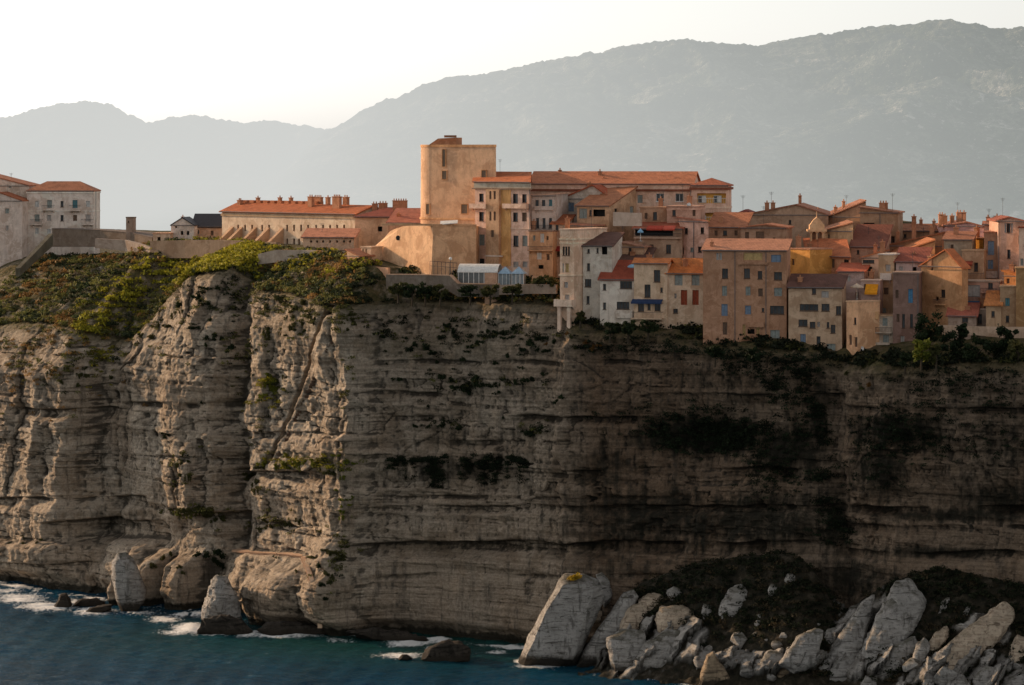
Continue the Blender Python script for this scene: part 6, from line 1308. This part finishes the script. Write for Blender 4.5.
ip = []; ir = []; it_ = []
for (x, y, r_) in IVY:
    p_ = on_cliff(x, y); ip.append((p_.x - .15, p_.y - .25, p_.z)); ir.append(r_); it_.append(np.array([.012, .018, .008]) * q.uniform(.5, 1.7))
FACE = []
for (cx, cy, sx_, sy_, n, kd) in [(290, 315, 34, 14, 90, 0), (190, 318, 30, 24, 50, 0), (40, 340, 50, 12, 260, 1), (60, 350, 45, 12, 160, 0), (100, 345, 10, 16, 130, 2), (135, 312, 14, 12, 90, 2), (30, 375, 40, 14, 80, 1), (265, 305, 14, 14, 90, 0), (330, 312, 16, 10, 80, 0), (240, 350, 8, 40, 40, 0), (270, 390, 9, 12, 40, 2), (300, 463, 26, 3, 60, 2), (345, 400, 6, 60, 60, 0), (262, 480, 8, 40, 40, 0), (205, 513, 18, 3, 50, 0), (180, 465, 10, 14, 40, 0), (285, 525, 20, 4, 40, 0), (340, 560, 14, 12, 50, 0), (400, 330, 20, 14, 40, 3), (455, 330, 22, 12, 70, 3), (510, 335, 26, 10, 70, 3), (480, 385, 30, 6, 60, 3), (440, 424, 26, 4, 40, 3), (535, 430, 10, 4, 20, 3), (215, 300, 12, 16, 60, 3), (235, 300, 6, 20, 40, 3), (60, 400, 30, 20, 30, 1)]:
    for i in range(n):
        x, y = rs.gauss(cx, sx_), rs.gauss(cy, sy_)
        if fbm(x / 12., y / 7., 3, 660) > 0: FACE.append((x, y, rs.uniform(.35, .95), kd))
fp = []; fr_ = []; ft = []
for (x, y, r_, kd) in FACE:
    p_ = on_cliff(x, y); fp.append((p_.x - .1, p_.y - .15, p_.z)); fr_.append(r_); ft.append([C_OL, C_RUST, C_LIME * .8, C_DARK][kd if rs.random() < .7 else rs.choice([0, 0, 3])] * q.uniform(.5, 1.2))
cover('cliff_scrub', 'patchy olive and dry scrub growing down the sunlit cliff face', np.array(fp), np.array(fr_), np.array(ft), 40, .2, 4)
cover('ivy', 'dark ivy and scrub hanging in patches on the shaded cliff', np.array(ip), np.array(ir), np.array(it_), 40, .17, 3)

# garden trees at the right cliff edge
def tree(px, py, D, wpx, hpx, kind, label, group=None, seed=1):
    """crown centre at (px,py)"""
    g0 = on_cliff(px, py + hpx * .45); D = min(D, g0.y - .2) if D > g0.y else D
    s = D / F; cz = hpx * s / 2; c_ = P3(px, py, D); base = c_ - Vector((0, 0, cz)); root = empty('tree', base); tag(root, label, 'tree', group)
    w = wpx * s / 2; qq = random.Random(seed); bl = []
    for i in range(15):
        hz_ = qq.uniform(-.78, .8); ww = w * math.sqrt(max(.15, 1 - hz_ * hz_ * .8))
        bl.append((qq.uniform(-.8, .8) * ww, qq.uniform(-.7, .5) * ww, cz + hz_ * cz, qq.uniform(.26, .46) * w, qq.uniform(.26, .46) * w, qq.uniform(.18, .34) * cz))
    Vv = leaf_cloud(bl, int(600 + w * cz * 110), .24, seed)
    link('crown', np_mesh('crown', Vv, quads(len(Vv)), LM[kind], False), root)
    m = MB(); m.bar((0, .2, -1.5), (.1, 0, cz * .9), .2, 7, .1)
    for i in range(5): b_ = bl[i]; m.bar((.08, 0, cz * .5), b_[:3], .09, 5, .03)
    m.build('trunk', BARK, root)
for i, (x, y, w, h, kd, lb) in enumerate([(930, 328, 30, 34, 'dark', 'tall dark round tree left in the cliff edge garden below the ochre gable'), (921, 349, 20, 24, 'lime', 'sunlit yellow green tree before the tall dark garden tree'), (936, 354, 13, 20, 'olive', 'slim olive sunlit tree right of the yellow green tree'), (952, 345, 24, 28, 'dark', 'dark spreading tree under the pale garden wall'), (976, 348, 26, 26, 'dark', 'dark wide tree in the middle of the right garden'), (998, 340, 24, 34, 'dark', 'dark tall tree below the tiny orange roofed house'), (1018, 350, 20, 22, 'olive', 'olive sunlit tree at the right edge of the garden'), (905, 358, 16, 14, 'dark', 'small dark tree below the purple brown block'), (1012, 336, 16, 16, 'dark', 'small dark tree under the olive block at right'), (962, 330, 14, 14, 'dark', 'small dark tree beside the red roof terrace house'), (1040, 345, 24, 30, 'dark', 'dark tree partly beyond the right edge')]):
    tree(x, y, 514 - (6 if kd != 'dark' else 0) + (3 if h > 30 else 0), w, h, kd, lb, seed=40 + i)
for i, (x, y, D, w, h, kd, lb) in enumerate([(610, 328, 536, 20, 12, 'dark', 'dark bushy tree below the red roofed white house'), (628, 327, 535, 18, 14, 'dark', 'dark bushy tree below the dark awning terrace left side'), (648, 326, 534, 20, 12, 'dark', 'dark bushy tree below the dark awning terrace'), (540, 281, 549, 18, 14, 'olive', 'olive bushy tree below the beige block terraces'), (552, 283, 548, 13, 13, 'olive', 'olive bushy tree left of the overhanging narrow house'), (425, 290, 552, 20, 16, 'dark', 'dark bushy tree against the terrace wall below the bastion'), (440, 291, 551, 15, 13, 'olive', 'bright bushy tree against the terrace wall'), (398, 288, 553, 18, 13, 'olive', 'olive bushy tree at the left end of the terrace wall below the bastion'), (412, 291, 552, 20, 13, 'dark', 'dark low bushy tree left of the middle of the terrace wall'), (470, 291, 550, 22, 11, 'dark', 'dark low bushy tree under the barrel roofed pavilion'), (490, 291, 549, 20, 11, 'olive', 'olive low bushy tree under the left pyramid kiosk'), (512, 290, 548, 22, 11, 'olive', 'olive low bushy tree under the right pyramid kiosk'), (715, 352, 527, 20, 12, 'dark', 'dark bushy tree at the foot of the big brown block left side'), (752, 355, 523, 16, 14, 'dark', 'dark bushy tree at the foot of the big brown block right side'), (580, 316, 543, 9, 10, 'olive', 'small olive tree beside the overhanging narrow house foot')]):
    tree(x, y, D, w, h, kd, lb, seed=70 + i)
